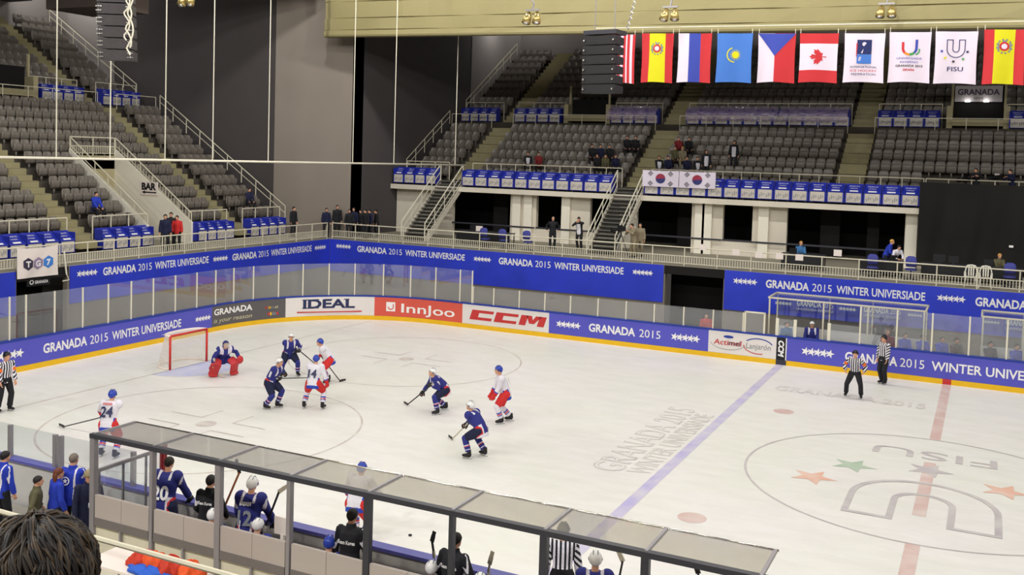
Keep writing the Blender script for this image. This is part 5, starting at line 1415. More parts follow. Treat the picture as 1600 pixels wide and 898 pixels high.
def person(label, loc, yaw, outfit, H=1.78, vox=.017, skin='skin', hair='hair_black', hat=None, group=None, curl=.7, grip=False, number=None, back_text=None, gloves=None, longhair=False, **pose):
    s = H/1.80; pose = dict(pose); lift = .08*s+(.055 if outfit in SKATERS else 0); J = skeleton(s, lift=lift, **{'pz':.95*s+(.05 if outfit in SKATERS else 0), **pose})
    body = MB(); extra = MB(); fing = MB()
    torso(body, J, s, -.012); head_geo(body, J, s, extra)
    for k, sd in (('l',-1),('r',1)):
        arm(body, J, k, s, -.006); leg(body, J, k, s, -.008); foot(body, J, k, s, -.006)
        d = (J['wr'+k]-J['el'+k]).normalized(); n = (J['R'] @ Vv(-sd*.8,.5,.1)); add_hand(body, J['wr'+k], d, n, sd, s, 1.3 if grip else curl, fingers=fing)
    me = remesh(body, vox*.9, 2); me.name = 'person'
    o0 = len(me.vertices); nf = len(me.polygons)
    # fingers, eyes, brows and mouth join the same surface object
    bm = bmesh.new(); bm.from_mesh(me)
    def join(mb_):
        vs = [bm.verts.new(v) for v in mb_.v]
        for f, mi in zip(mb_.f, mb_.m):
            try: q = bm.faces.new([vs[i] for i in f]); q.material_index = mi; q.smooth = True
            except ValueError: pass
    join(fing); join(extra); bm.to_mesh(me); bm.free()
    me.materials.clear()
    for k in (skin,'eye',hair,'lips'): me.materials.append(MATS[k])
    me.polygons.foreach_set('use_smooth',[True]*len(me.polygons))
    root = link('person', me); root.location = loc; root.rotation_euler = (0,0,yaw)
    tag(root, label, 'person', group); root['J'] = 0; del root['J']
    OUTFITS[outfit](root, J, s, vox)
    if hat is None or hat in ('bare','bald'):
        if hat != 'bald':
            m = shell(J, s, .010, -.02, -.088, .055); h = piece(root, 'hair', m, hair, vox, raw=True)
            if longhair:
                m = MB(); R, Hd = J['RH'], J['head']; m.tube([Hd+R @ Vv(0,-.06,.06)*s, Hd+R @ Vv(0,-.085,-.05)*s, Hd+R @ Vv(0,-.08,-.17)*s, Hd+R @ Vv(0,-.075,-.27)*s], [(.07*s,.04*s),(.085*s,.045*s),(.075*s,.035*s),(.04*s,.02*s)], 10, up=tuple(R @ Vv(0,1,0))); piece(root, 'hair', m, hair, vox, raw=True)
        else:
            m = shell(J, s, .004, -.03, -.07, .09); piece(root, 'hair', m, 'hair_grey', vox, raw=True)
    elif hat.startswith('helmet'):
        mt = {'w':'shell_white','b':'shell_blue','k':'shell_black','n':'shell_navy'}[hat[-1]]
        m = shell(J, s, .026, -.03, -.090, .045); hl = piece(root, 'helmet', m, mt, vox, raw=True)
        R, Hd = J['RH'], J['head']; m = MB()
        for sx in (-.035,.035): m.tube([Hd+R @ (Vv(sx,.095*math.cos(a)-.012,.122*math.sin(a)+.030)*s) for a in np.linspace(.55,2.5,9)], [(.007,.005)]*9, 6)
        for sx in (-1,1): m.ball(Hd+R @ Vv(sx*.098,.0,.02)*s, (.014*s,.035*s,.03*s), 8, 6, R=R)
        piece(hl, 'helmet_ridge', m, 'shell_navy' if hat[-1] == 'b' else ('letter_grey' if hat[-1] == 'w' else 'leather'), vox, raw=True)
        m = MB(); m.tube([Hd+R @ Vv(.105*math.cos(a),.115*math.sin(a)-.005,.035)*s for a in np.linspace(.35,PI-.35,9)], [(.004,.026*s)]*9, 6, up=tuple(R @ Vv(0,0,1))) if outfit not in ('referee',) else None
        if outfit not in ('referee',): piece(hl, 'visor', m, MATS['clear_glass'], vox, raw=True)
    elif hat == 'mask':
        m = shell(J, s, .030, -.03, -.08, .04); piece(root, 'helmet', m, 'shell_navy', vox, raw=True)
        R, Hd = J['RH'], J['head']; m = MB()
        for x in (-.06,-.03,0,.03,.06): m.tube([Hd+R @ Vv(x,.10-abs(x)*.3,.06)*s, Hd+R @ Vv(x*1.1,.135-abs(x)*.4,-.03)*s, Hd+R @ Vv(x*.8,.12-abs(x)*.4,-.11)*s], .006, 5)
        for z in (.03,-.02,-.07): m.tube([Hd+R @ Vv(.09*math.cos(a),.13*math.sin(a)**.8,z)*s for a in np.linspace(.15,PI-.15,9)], .006, 5)
        piece(root, 'face_cage', m, 'tape_white', vox, raw=True)
    elif hat == 'beanie':
        m = shell(J, s, .018, -.01, -.05, .035); piece(root, 'knit_hat', m, 'cloth_knit', vox, raw=True)
        m = shell(J, s, .004, -.05, -.10, .05); piece(root, 'hair', m, hair, vox, raw=True)
    elif hat == 'cap':
        m = shell(J, s, .012, .02, .0, .045); piece(root, 'cap', m, 'cloth_black', vox, raw=True)
    if back_text:
        R = J['R']; P0 = J['pelvis']
        for t, x0, z, h, wd, mt, dep in back_text:
            m = MB(); (put_text if t != 'name' else put_bars)(m, t, lambda a, b: tuple(P0+R @ Vv(a-wd/2, -(dep-1.1*(a-wd/2)**2-.10*max(0,b+z-.40)), (z+b))*s), 0, 0, h, bold=.03, width=wd); piece(root, 'lettering', m, mt, vox, raw=True)
    return root, J, s
SKATERS = {'korea','czech','goalie','referee'}
def jersey(root, J, s, vox, mats, fn, g=.050, pad=.030, hem=-.20):
    m = MB(); torso(m, J, s, g, bottom=hem, shoulder=.06)
    for k in 'lr': arm(m, J, k, s, .026, wrist=.86, cuff=.012, pad=pad)
    return piece(root, 'jersey', m, mats, vox, J, s, fn, 3)
def hockey_legs(root, J, s, vox, pants, socks, fnp, fns):
    m = MB(); P, Rh = J['pelvis'], J['Rh']
    m.tube([P+Rh @ Vv(0,0,.13)*s, P, P+Rh @ Vv(0,0,-.10)*s], [(.175*s,.13*s),(.205*s,.16*s),(.18*s,.14*s)], 14, up=tuple(Rh @ Vv(0,1,0)))
    for k in 'lr': leg(m, J, k, s, .040, 0, .46, pad=.018)
    piece(root, 'pants', m, pants, vox, J, s, fnp, 3)
    for k in 'lr':
        m = MB(); leg(m, J, k, s, .030, .42, .93, flare=.012); piece(root, 'sock', m, socks, vox, J, s, fns, 2)
        m = MB(); foot(m, J, k, s, .014, boot=.06); sk = piece(root, 'skate', m, 'leather', vox, None, s, None, 1)
        a, fd = J['an'+k], J['fd'+k]; m = MB(); z = a.z-.118*s
        m.bar(a-fd*.10*s-Vv(0,0,.125*s), a+fd*.18*s-Vv(0,0,.125*s), .008, .022); piece(sk, 'blade', m, 'steel', vox, raw=True)
        m = MB(); [m.bar(a+fd*t*s-Vv(0,0,.075*s), a+fd*t*s-Vv(0,0,.12*s), .012, .04) for t in (-.05,.11)]; piece(sk, 'blade_holder', m, 'shell_white', vox, raw=True)
def gloves_on(root, J, s, vox, mat):
    for k, sd in (('l',-1),('r',1)):
        m = MB(); d = (J['wr'+k]-J['el'+k]).normalized(); n = J['R'] @ Vv(-sd*.8,.5,.1)
        m.tube([J['wr'+k]-d*.10*s, J['wr'+k]-d*.02*s], [.062*s,.055*s], 10); add_hand(m, J['wr'+k], d, n, sd, s, 1.25, 1.75); piece(root, 'glove', m, mat, vox*.8, None, s, None, 1)
def o_korea(root, J, s, vox):
    Ri = J['R'].transposed(); P = J['pelvis']
    def fn(nm, t, c):
        l = Ri @ (Vector(c)-P)
        if nm == 'torso':
            if (l.z > .40*s and .085*s < abs(l.x) < .135*s) or (l.y > 0 and l.z > .30*s and .10*s < abs(l.x) < .15*s): return 1
            if l.z < -.15*s: return 1
            if l.z < .10*s and abs(l.x) > .09*s: return 2 if abs(l.x) > .12*s+max(0,l.z)*.6 else 1
            return 0
        if nm.startswith('uarm'): return 1 if abs(l.y+.01) < .03*s and t < .9 else 0
        return 1 if .80 < t < .9 else 0
    jersey(root, J, s, vox, ('cloth_navy','cloth_white','cloth_red'), fn)
    hockey_legs(root, J, s, vox, ('cloth_midnight','cloth_white'), ('cloth_navy','cloth_white','cloth_red'), lambda n,t,c: 0, lambda n,t,c: (1 if .42 < t < .47 else 2 if .47 <= t < .52 else 1 if .70 < t < .74 else 0) if n.startswith('shin') else 0)
    gloves_on(root, J, s, vox, 'leather')
def o_czech(root, J, s, vox):
    Ri = J['R'].transposed(); P = J['pelvis']
    def fn(nm, t, c):
        l = Ri @ (Vector(c)-P)
        if nm == 'torso':
            if l.z < -.13*s: return 2
            if abs(l.x) > .16*s and l.z < .12*s: return 1 if abs(l.x) > .185*s else 2
            return 0
        if nm.startswith('farm'): return 2 if .35 < t < .5 else 1 if .5 <= t < .9 else 0
        return 0
    jersey(root, J, s, vox, ('cloth_white','cloth_red','cloth_blue'), fn)
    hockey_legs(root, J, s, vox, ('cloth_red','cloth_blue'), ('cloth_white','cloth_blue','cloth_red'), lambda n,t,c: 0, lambda n,t,c: (1 if .40 < t < .50 or .62 < t < .68 else 2 if .52 <= t < .60 else 0) if n.startswith('shin') else 0)
    gloves_on(root, J, s, vox, 'cloth_red')
def o_goalie(root, J, s, vox):
    Ri = J['R'].transposed(); P = J['pelvis']
    def fn(nm, t, c):
        l = Ri @ (Vector(c)-P)
        if nm == 'torso': return 1 if l.z > .40*s and .08*s < abs(l.x) < .20*s else 0
        return 1 if nm.startswith('uarm') and l.y < .05 and t < .6 else 0
    jersey(root, J, s, vox, ('cloth_navy','cloth_white'), fn, g=.075, pad=.05, hem=-.22)
    hockey_legs(root, J, s, vox, ('cloth_navy',), ('cloth_white',), lambda n,t,c: 0, lambda n,t,c: 0)
    for k in 'lr':
        h, n, a = J['hip'+k].lerp(J['kn'+k],.45), J['kn'+k], J['an'+k]; fd = J['fd'+k]; lat = Vv(fd.y,-fd.x,0); m = MB()
        off = lambda p, q: p+fd*q
        m.tube([off(h,.13)+Vv(0,0,.06), off(n,.12), off(n.lerp(a,.5),.10), off(a,.10)-Vv(0,0,.03), off(a,.19)-Vv(0,0,.09)], [(.14*s,.055*s),(.17*s,.07*s),(.165*s,.07*s),(.165*s,.07*s),(.15*s,.05*s)], 12, up=tuple(fd))
        piece(root, 'leg_pad', m, 'pad_leg_red', vox, None, s, None, 1)
    d = (J['wrr']-J['elr']).normalized(); m = MB(); w = J['wrr']; m.box((-.11,-.03,-.19),(.11,.03,.17), R=J['R'], T=w+J['R'] @ Vv(0,.07,0)); piece(root, 'blocker', m, 'pad_leg_red', vox, None, s, None, 1)
    m = MB(); w = J['wrl']; m.ball(w+J['R'] @ Vv(0,.06,.02), (.13,.07,.15), 12, 8); add_hand(m, w, (J['wrl']-J['ell']), J['R'] @ Vv(.6,.6,0), -1, s, .5, 1.6); piece(root, 'catching_glove', m, 'pad_leg_red', vox, None, s, None, 1)
    gloves_on.__doc__
def o_referee(root, J, s, vox):
    Ri = J['R'].transposed(); P = J['pelvis']; band = root.get('band')
    def fn(nm, t, c):
        l = Ri @ (Vector(c)-P)
        if nm.startswith('uarm') and root.get('armband') and .45 < t < .80: return 2
        q = l.x if nm == 'torso' else (l.x*.6+l.z*.7)
        return int(math.floor(q/(.036*s)+.5)) % 2
    jersey(root, J, s, vox*.75, ('cloth_white','cloth_black','cloth_orange'), fn, g=.018, pad=.0, hem=-.12)
    trousers(root, J, s, vox, 'cloth_black', .026, 'skate')
def trousers(root, J, s, vox, mat, g=.016, shoe='shoe'):
    m = MB(); P, Rh = J['pelvis'], J['Rh']
    m.tube([P+Rh @ Vv(0,0,.10)*s, P, P+Rh @ Vv(0,0,-.09)*s], [(.150*s+g*.6,.112*s+g*.6),(.168*s+g,.125*s+g),(.15*s+g,.115*s+g)], 14, up=tuple(Rh @ Vv(0,1,0)))
    for k in 'lr': leg(m, J, k, s, g, 0, .97, flare=.018)
    piece(root, 'trousers', m, mat, vox, None, s, None, 2)
    for k in 'lr':
        m = MB(); foot(m, J, k, s, .008, boot=.02 if shoe == 'shoe' else .05); sk = piece(root, shoe, m, 'leather', vox*.8, None, s, None, 1)
        if shoe == 'skate':
            a, fd = J['an'+k], J['fd'+k]; m = MB(); m.bar(a-fd*.10*s-Vv(0,0,.125*s), a+fd*.18*s-Vv(0,0,.125*s), .008, .024)
            [m.bar(a+fd*t*s-Vv(0,0,.075*s), a+fd*t*s-Vv(0,0,.12*s), .012, .04) for t in (-.05,.11)]; piece(sk, 'blade', m, 'steel', vox, raw=True)
def jacket(root, J, s, vox, mats, fn=None, g=.024, hem=-.16, collar=True, name='jacket'):
    m = MB(); torso(m, J, s, g, bottom=hem, shoulder=.02)
    for k in 'lr': arm(m, J, k, s, .018, wrist=.95, cuff=.006)
    if collar: m.tube([J['neck']-J['R'] @ Vv(0,0,.03)*s, J['neck']+J['R'] @ Vv(0,.005,.055)*s], [.088*s,.078*s], 12)
    return piece(root, name, m, mats, vox, J, s, fn, 2)
def plain(top, bottom, stripe=None, panel=None, stripe_w=.007, name='jacket', hem=-.16):
    def f(root, J, s, vox):
        Ri = J['R'].transposed(); P = J['pelvis']
        def fn(nm, t, c):
            l = Ri @ (Vector(c)-P)
            if stripe and nm[:4] in ('uarm','farm') and abs(l.y+.03) < .010: return 1
            if panel and nm == 'torso' and l.y > .02 and abs(l.x) < panel[1]*s and l.z < .44*s: return 1
            if stripe and stripe_w > .01 and nm == 'torso' and l.y < 0 and abs(l.x-.10*s) < stripe_w*s: return 1
            return 0
        jacket(root, J, s, vox, (top, panel[0] if panel else stripe or top), fn if (stripe or panel) else None, name=name, hem=hem)
        trousers(root, J, s, vox, bottom)
    return f
OUTFITS = dict(korea=o_korea, czech=o_czech, goalie=o_goalie, referee=o_referee,
    coach=plain('cloth_black','cloth_black','cloth_white'), royal=plain('cloth_royal','cloth_black','cloth_white',stripe_w=.016), blue=plain('cloth_royal','cloth_black'), navy=plain('cloth_midnight','cloth_black'), black=plain('cloth_black','cloth_black'),
    whitefront=plain('cloth_black','cloth_black',panel=('cloth_white',.12)), maroon=plain('cloth_maroon','cloth_black'), red=plain('cloth_red','cloth_black'), khaki=plain('cloth_khaki','cloth_khaki'), dark=plain('cloth_darkgrey','cloth_black'),
    white=plain('cloth_white','cloth_darkgrey','cloth_red'), olive=plain('cloth_olive','cloth_black'), teal=plain('cloth_teal','cloth_midnight'), coat=plain('cloth_midnight','cloth_midnight','cloth_white',hem=-.35))
def world_pt(root, p): return Matrix.Translation(root.location) @ Matrix.Rotation(root.rotation_euler.z,4,'Z') @ Vector(p)
def local_pt(loc, yaw, p): return (Matrix.Translation(Vector(loc)) @ Matrix.Rotation(yaw,4,'Z')).inverted() @ Vector(p)
def stick(label, butt, heel, tip, shaft='shaft_black', blade='shaft_black', rad=.014, kind='hockey_stick'):
    r = empty(kind, tuple(heel), label, 'hockey stick', None)
    butt, heel, tip = Vector(butt), Vector(heel), Vector(tip)
    m = MB(); m.bar(butt, heel, rad*1.8, rad*2.2); m.build('shaft', MATS[shaft], r)
    m = MB(); d = (tip-heel); mid = heel+d*.55+Vector((0,0,.004)); 
    m.bar(heel-d*.06, mid, .012, .075); m.bar(mid, tip, .012, .065); m.build('blade', MATS[blade], r)
    m = MB(); u = (heel-butt).normalized(); m.bar(butt, butt+u*.12, rad*2.6, rad*2.9); m.build('grip_tape', MATS['tape_white'], r)
    return r
# ============================================================ vests and table behind the bench
tb = empty('folding_table', (18.3,-.75,0), 'folding table with white and blue cloth behind the bench wall', 'table')
TX0, TX1, TY0, TY1, TZ = 17.55, 19.6, -1.15, -.45, 1.40
m = MB(); m.box((TX0,TY0,TZ),(TX1,TY1,TZ+.04)); m.build('tabletop', MATS['sheet_white'], tb)
for x in (TX0+.1,TX1-.1):
    for y in (TY0+.08,TY1-.08): m = MB(); m.tube([(x,y,.62),(x,y,TZ)], .02, 6); m.build('leg', MATS['rail_grey'], tb)
def rumple(name, c, r, mat, label, cat, seed, n=44, flat=.6, group=None, tall=1.0):
    """soft crumpled heap"""
    rn = random.Random(seed); ph = [rn.uniform(0,6) for _ in range(8)]; m = MB(); vs = []
    for j in range(n//2+1):
        t = PI/2*j/(n//2)
        for i in range(n):
            a = 2*PI*i/n; k = 1+.16*math.sin(3*a+ph[0]+2*t)+.10*math.sin(5*a+ph[1]-3*t)+.07*math.sin(9*a+ph[2]+6*t)+.06*math.sin(13*a+ph[5]+9*t)
            vs.append((c[0]+r[0]*k*math.cos(t)*math.cos(a), c[1]+r[1]*k*math.cos(t)*math.sin(a), c[2]+r[2]*math.sin(t)*tall*(1+.12*math.sin(4*a+ph[3])+.08*math.sin(7*a+ph[4])+.10*math.sin(11*a+ph[6]+5*t)*math.cos(t))))
    fs = []
    for j in range(n//2):
        for i in range(n): fs.append((j*n+i, j*n+(i+1)%n, (j+1)*n+(i+1)%n, (j+1)*n+i))
    fs.append(tuple(range(n-1,-1,-1))); m.add(vs, fs)
    return tag(m.build(name, mat, smooth=True), label, cat, group)
M('vest_orange',(224,84,30),.7,var=.3,scale=14); M('vest_red',(196,56,34),.7,var=.35,scale=14); M('cloth_sky',(46,96,200),.8)
for i, (px_, py_, r, mt, lb) in enumerate(((222,878,(.20,.20,.22),'vest_red','leftmost, beside the blue cloth'),(240,874,(.19,.20,.24),'vest_orange','second from the left'),(268,888,(.17,.20,.26),'vest_red','under the handrail post'),(300,885,(.20,.22,.26),'vest_orange','at the right end'))):
    q = onY(px_, py_, -.80); rumple('training_vest', (q[0],-.80,TZ+.05), r, MATS[mt], 'crumpled orange and red vest on the table, '+lb, 'vest', 11+i, group='orange vests on the folding table')
q = onY(215,896,-.98); rumple('folded_cloth', (q[0]+.2,-.98,TZ+.05), (.42,.14,.10), MATS['cloth_sky'], 'bright blue cloth on the table below the orange vests', 'cloth', 31)

# ============================================================ concourse furniture
def chair_office(label, px, y):
    q = onY(px, 370, y); x = q[0]; r = empty('office_chair', (x,y,CZ), label, 'chair', 'blue backed chairs on the concourse')
    m = MB(); m.tube([(x,y-.16,CZ+.62),(x,y-.19,CZ+.80),(x,y-.17,CZ+1.0),(x,y-.14,CZ+1.08)], [(.20,.03),(.24,.035),(.22,.035),(.12,.02)], 14, up=(0,1,0)); m.build('backrest', M('chair_blue',(60,64,140),.7), r, smooth=True)
    m = MB(); m.tube([(x,y+.02,CZ+.45),(x,y+.02,CZ+.52)], [.25,.24], 16); m.build('seat', MATS['chair_blue'], r)
    m = MB(); m.tube([(x,y+.02,CZ+.1),(x,y+.02,CZ+.45)], .03, 8); m.build('column', MATS['bar_dark'], r)
    for k in range(5):
        a = 2*PI*k/5; m = MB(); m.bar((x,y+.02,CZ+.1),(x+.3*math.cos(a),y+.02+.3*math.sin(a),CZ+.05),.04); m.ball((x+.3*math.cos(a),y+.02+.3*math.sin(a),CZ+.035),.035,8,5); m.build('leg', MATS['bar_dark'], r)
for px_, y_, lb in ((758,34.4,'first from left, before the wide left opening'),(787,34.4,'second from left, before the wide left opening'),(825,34.4,'before the first pilaster pair'),(1366,34.2,'left of the bending person in blue'),(1426,34.4,'below the last pilaster'),(1581,34.4,'near the right edge')):
    chair_office('blue round-backed chair facing the rink, '+lb, px_, y_)
def work_table(label, a, b, y, h=.74):
    xa, xb = onY(a,400,y)[0], onY(b,400,y)[0]; r = empty('work_table', ((xa+xb)/2,y,CZ), label, 'table', 'dark tables on the concourse')
    m = MB(); m.box((xa,y-.35,CZ+h-.04),(xb,y+.35,CZ+h)); m.build('tabletop', MATS['bar_dark'], r)
    m = MB(); m.box((xa+.02,y-.34,CZ+.15),(xb-.02,y-.32,CZ+h-.04)); m.build('modesty_panel', MATS['black'], r)
    for x in (xa+.06,xb-.06):
        for yy in (y-.3,y+.3): m = MB(); m.box((x-.025,yy-.02,CZ),(x+.025,yy+.02,CZ+h-.04)); m.build('leg', MATS['bar_dark'], r)
    return xa, xb
work_table('dark work table with screens before the wide left opening', 716, 800, 35.8)
work_table('dark work table before the bending pair at right', 1345, 1412, 35.3)
work_table('long dark work table before the black drape', 1440, 1600, 35.6)
work_table('small dark work table before the seated person in blue', 1222, 1290, 35.6)
def laptop(label, px, y, w=.34, tilt=.25, glow=None):
    q = onY(px,395,y); x = q[0]; z = CZ+.745; r = empty('laptop', (x,y,z), label, 'laptop')
    m = MB(); m.box((x-w/2,y-.12,z),(x+w/2,y+.12,z+.02)); m.build('keyboard', MATS['black'], r)
    m = MB(); m.prism([(y-.12,z+.02),(y-.10,z+.02),(y-.16,z+.26),(y-.18,z+.26)], lambda a, b: (x-w/2,a,b), lambda a, b: (x+w/2,a,b)); m.build('screen', MATS['black'], r)
laptop('open black laptop before the person in the white jacket', 1397, 35.25)
laptop('open black laptop on the small table before the person in blue', 1240, 35.55)
q = onY(749,352,35.8); m = MB(); m.box((q[0]-.20,35.78,CZ+.745),(q[0]+.20,35.82,CZ+1.03)); tag(m.build('white_card', MATS['sheet_white']), 'white card standing on the dark table in the left opening', 'card')
for i, (px_, y_, w_, h_, lb) in enumerate(((1468,35.6,.5,.34,'left on the long table before the drape'),(1490,35.6,.42,.30,'second on the long table before the drape'),(1545,35.6,.36,.26,'right on the long table before the drape'),(738,35.8,.36,.26,'on the dark table in the left opening'))):
    q = onY(px_,400,y_); r = empty('monitor', (q[0],y_,CZ+.74), 'black flat monitor '+lb, 'monitor')
    m = MB(); m.box((q[0]-w_/2,y_-.02,CZ+.80),(q[0]+w_/2,y_+.02,CZ+.80+h_)); m.build('screen', MATS['black'], r)
    m = MB(); m.box((q[0]-.1,y_-.08,CZ+.745),(q[0]+.1,y_+.08,CZ+.76)); m.box((q[0]-.02,y_-.015,CZ+.76),(q[0]+.02,y_+.015,CZ+.82)); m.build('stand', MATS['bar_dark'], r)
def plastic_chair(label, px, y):
    q = onY(px,430,y); x = q[0]; r = empty('plastic_chair', (x,y,CZ), label, 'chair', 'white plastic chairs at the railing')
    mt = M('plastic_white',(232,228,214),.4,var=.03)
    m = MB()
    for sx in (-1,1): m.tube([(x+sx*.20,y+.20,CZ+.44),(x+sx*.22,y+.26,CZ+.70),(x+sx*.16,y+.29,CZ+.88)], .025, 6)
    m.tube([(x-.16,y+.29,CZ+.88),(x,y+.31,CZ+.91),(x+.16,y+.29,CZ+.88)], .03, 6)
    for k in (-.09,0,.09): m.box((x+k-.025,y+.22,CZ+.46),(x+k+.025,y+.24,CZ+.88),R=Matrix.Rotation(0,3,'X'))
    m.build('backrest', mt, r)
    m = MB(); m.box((x-.22,y-.2,CZ+.41),(x+.22,y+.22,CZ+.44)); m.build('seat', mt, r)
    for sx in (-1,1):
        m = MB(); m.tube([(x+sx*.24,y-.17,CZ+.42),(x+sx*.25,y-.18,CZ+.62),(x+sx*.24,y+.0,CZ+.65),(x+sx*.21,y+.24,CZ+.64)], .022, 6); m.build('armrest', mt, r)
        for dy in (-.17,.2): m = MB(); m.tube([(x+sx*.19,y+dy,CZ+.42),(x+sx*.24,y+dy*1.25,CZ)], [.03,.022], 6); m.build('leg', mt, r)
plastic_chair('left white plastic armchair behind the far railing', 1517, 33.6)
plastic_chair('right white plastic armchair behind the far railing', 1540, 33.6)
def tv_camera(label, px, y, z0, h, dirx, stand='tripod', hood='black'):
    q = onY(px, 300, y); c = Vector((q[0], y, z0+h)); r = empty('television_camera', (c.x,y,z0), label, 'camera')
    d = Vector((dirx,-1,-.1)).normalized(); s_ = d.cross(Vector((0,0,1))).normalized()
    m = MB(); m.bar(c-d*.25, c+d*.15, .18, .24); m.build('camera_body', MATS['leather'], r)
    m = MB(); m.tube([c+d*.15, c+d*.42, c+d*.44, c+d*.55], [.07,.08,.11,.11], 12); m.build('lens', MATS['black'], r)
    m = MB(); m.bar(c-d*.1+Vector((0,0,.14)), c+d*.14+Vector((0,0,.16)), .10, .10); m.build('viewfinder', MATS[hood], r)
    for k in range(3):
        a = 2*PI*k/3+.5; m = MB(); m.tube([(c.x,c.y,c.z-.14),(c.x+.45*math.cos(a),c.y+.45*math.sin(a),z0)], .022, 6); m.build('tripod_leg', MATS['bar_dark'], r)
tv_camera('television camera on a tripod beside the second staircase', 972, 34.9, CZ, 1.42, -.8)
tv_camera('television camera with pale monitor hood above the black drape', 1557, FY0+.35, FZ0, 1.25, -.7, hood='sheet_white')
tv_camera('dark television camera above the drape, left of the first operator', 1508, FY0+.35, FZ0, 1.10, -.8)
m = MB()
q = onY(1580,385,38.92); m.box((q[0]-.09,38.90,q[2]-.05),(q[0]+.09,38.93,q[2]+.05)); tag(m.build('white_label', MATS['letter_white']), 'small white label shining on the black drape', 'label')
# dark folded pushchair left of the way out
q = onX(210,328,LX0-.5); r = empty('folded_tripod', (LX0-.55,q[1]-.35,LZ0), 'dark folded tripod leaning beside the way out rail', 'tripod')
for k in (-.18,0,.18):
    m = MB(); m.tube([(LX0-.6,q[1]-.35+k*.3,LZ0+.85),(LX0-.45+abs(k)*.3,q[1]-.35+k,LZ0)], .03, 6); m.build('leg', MATS['black'], r)
# clear film sheets drawn over the upper desks
film = bpy.data.materials.new('film'); film.use_nodes = True; nt = film.node_tree; N = nt.nodes; b = N['Principled BSDF']
b.inputs['Base Color'].default_value = (*lin((196,176,206)),1); b.inputs['Roughness'].default_value = .2; b.inputs['Alpha'].default_value = .45
no = N.new('ShaderNodeTexNoise'); no.inputs['Scale'].default_value = 5; bp = N.new('ShaderNodeBump'); bp.inputs['Strength'].default_value = .8; nt.links.new(no.outputs[0], bp.inputs['Height']); nt.links.new(bp.outputs[0], b.inputs['Normal'])
MATS['film'] = film
for a, b_, lb, sd in ((7.8,11.1,'right of the hanging speaker',1),(13.0,18.6,'at the left of the long upper row',2),(18.7,22.6,'at the right of the long upper row',3)):
    m = MB(); nx, ny = int((b_-a)*9), 16; rn = random.Random(sd); ph = [rn.uniform(0,6) for _ in range(6)]; vs = []
    prof = [(47.50,10.5),(47.50,10.9),(47.52,11.0),(48.1,11.38),(48.28,11.42)]
    for i in range(nx+1):
        x = a+(b_-a)*i/nx
        for j in range(ny+1):
            t = j/ny*(len(prof)-1); k = min(len(prof)-2,int(t)); u = t-k
            y = prof[k][0]*(1-u)+prof[k+1][0]*u; z = prof[k][1]*(1-u)+prof[k+1][1]*u
            w_ = .04*math.sin(x*5+ph[0]+j*.9)+.03*math.sin(x*11+ph[1]-j*1.7)+.02*math.sin(x*23+ph[2]+j*2.3)
            vs.append((x, y-.06-abs(w_), z+.05+w_*.5))
    m.add(vs, [(i*(ny+1)+j, (i+1)*(ny+1)+j, (i+1)*(ny+1)+j+1, i*(ny+1)+j+1) for i in range(nx) for j in range(ny)])
    tag(m.build('plastic_film', film, smooth=True), 'crumpled plastic film over upper press desks '+lb, 'plastic sheet')
# white bent pipe beside the hexagon sheet
a, b = onX(100,392,-2.95), onX(104,428,-2.95)
m = MB(); m.tube([tuple(a),tuple(b)], .035, 6); c = onX(108,437,-2.95); m.tube([tuple(b),tuple(c),tuple(onX(98,439,-2.95))], .025, 6); tag(m.build('white_pipe', MATS['white_paint']), 'short white pipe hanging right of the hexagon sheet', 'pipe')
# ============================================================ on the ice
def G(px, py, z=0.0): q = onZ(px, py, z); return Vector((q[0], q[1], z))
def skater(label, outfit, fx, fy_, deg, heel=None, tip=None, butt=(.18,.22,.98), ts=(.03,.36), shaft='shaft_black', blade='shaft_black', slabel=None, lead='r', **kw):
    loc = G(fx, fy_); yaw = facing(deg); kw = dict(kw)
    if heel is not None:
        hw = G(*heel); hw.z = .05; tw = G(*tip); tw.z = .05
        if (tw-hw).length > .34: tw = hw+(tw-hw).normalized()*.32
        bl = Vector(butt); hl = local_pt(loc, yaw, hw)
        top, low = bl.lerp(hl, ts[0]), bl.lerp(hl, ts[1])
        kw['hands'] = (tuple(low), tuple(top)) if lead == 'l' else (tuple(top), tuple(low)); kw['grip'] = True
    root, J, s = person(label, loc, yaw, outfit, **kw)
    if heel is not None:
        # the stick runs through both hands down to its heel on the ice
        a = J['wrr' if lead == 'l' else 'wrl']; b = hl; d = (b-a).normalized()
        palm = d*0
        stick(slabel, world_pt(root, a-d*.10), hw, tw, shaft, blade)
    return root
crouch = dict(pz=.78, py=-.12, lean=38, head=(-18,0))
skater('goalkeeper crouching in red leg pads in front of the net', 'goalie', 348, 587, 35, H=1.84, hat='mask', pz=.66, py=-.16, lean=48, feet=((-.36,.0,0),(.36,.0,0)), foot_yaw=(12,-12), hands=((-.50,.26,.62),(.46,.30,.52)), head=(-28,-5))
gk = G(348,587); yawg = facing(35)
stick('wide pale goalkeeper stick leaning beside the red leg pads', Matrix.Translation(gk) @ Matrix.Rotation(yawg,4,'Z') @ Vector((.44,.36,.72)), G(338,588)+Vector((0,0,.06)), G(352,591)+Vector((0,0,.06)), 'tape_white', 'tape_white', rad=.022)
skater('player in navy facing the viewer with white helmet near the goal', 'korea', 452, 588, 25, heel=(497,574), tip=(503,578), butt=(-.22,.25,1.02), ts=(.05,.33), lead='r', H=1.82, hat='helmetw', pz=.84, py=-.12, lean=32, feet=((-.30,.05,0),(.30,-.05,0)), head=(-12,-20), slabel='dark stick of the navy player nearest the goalkeeper')
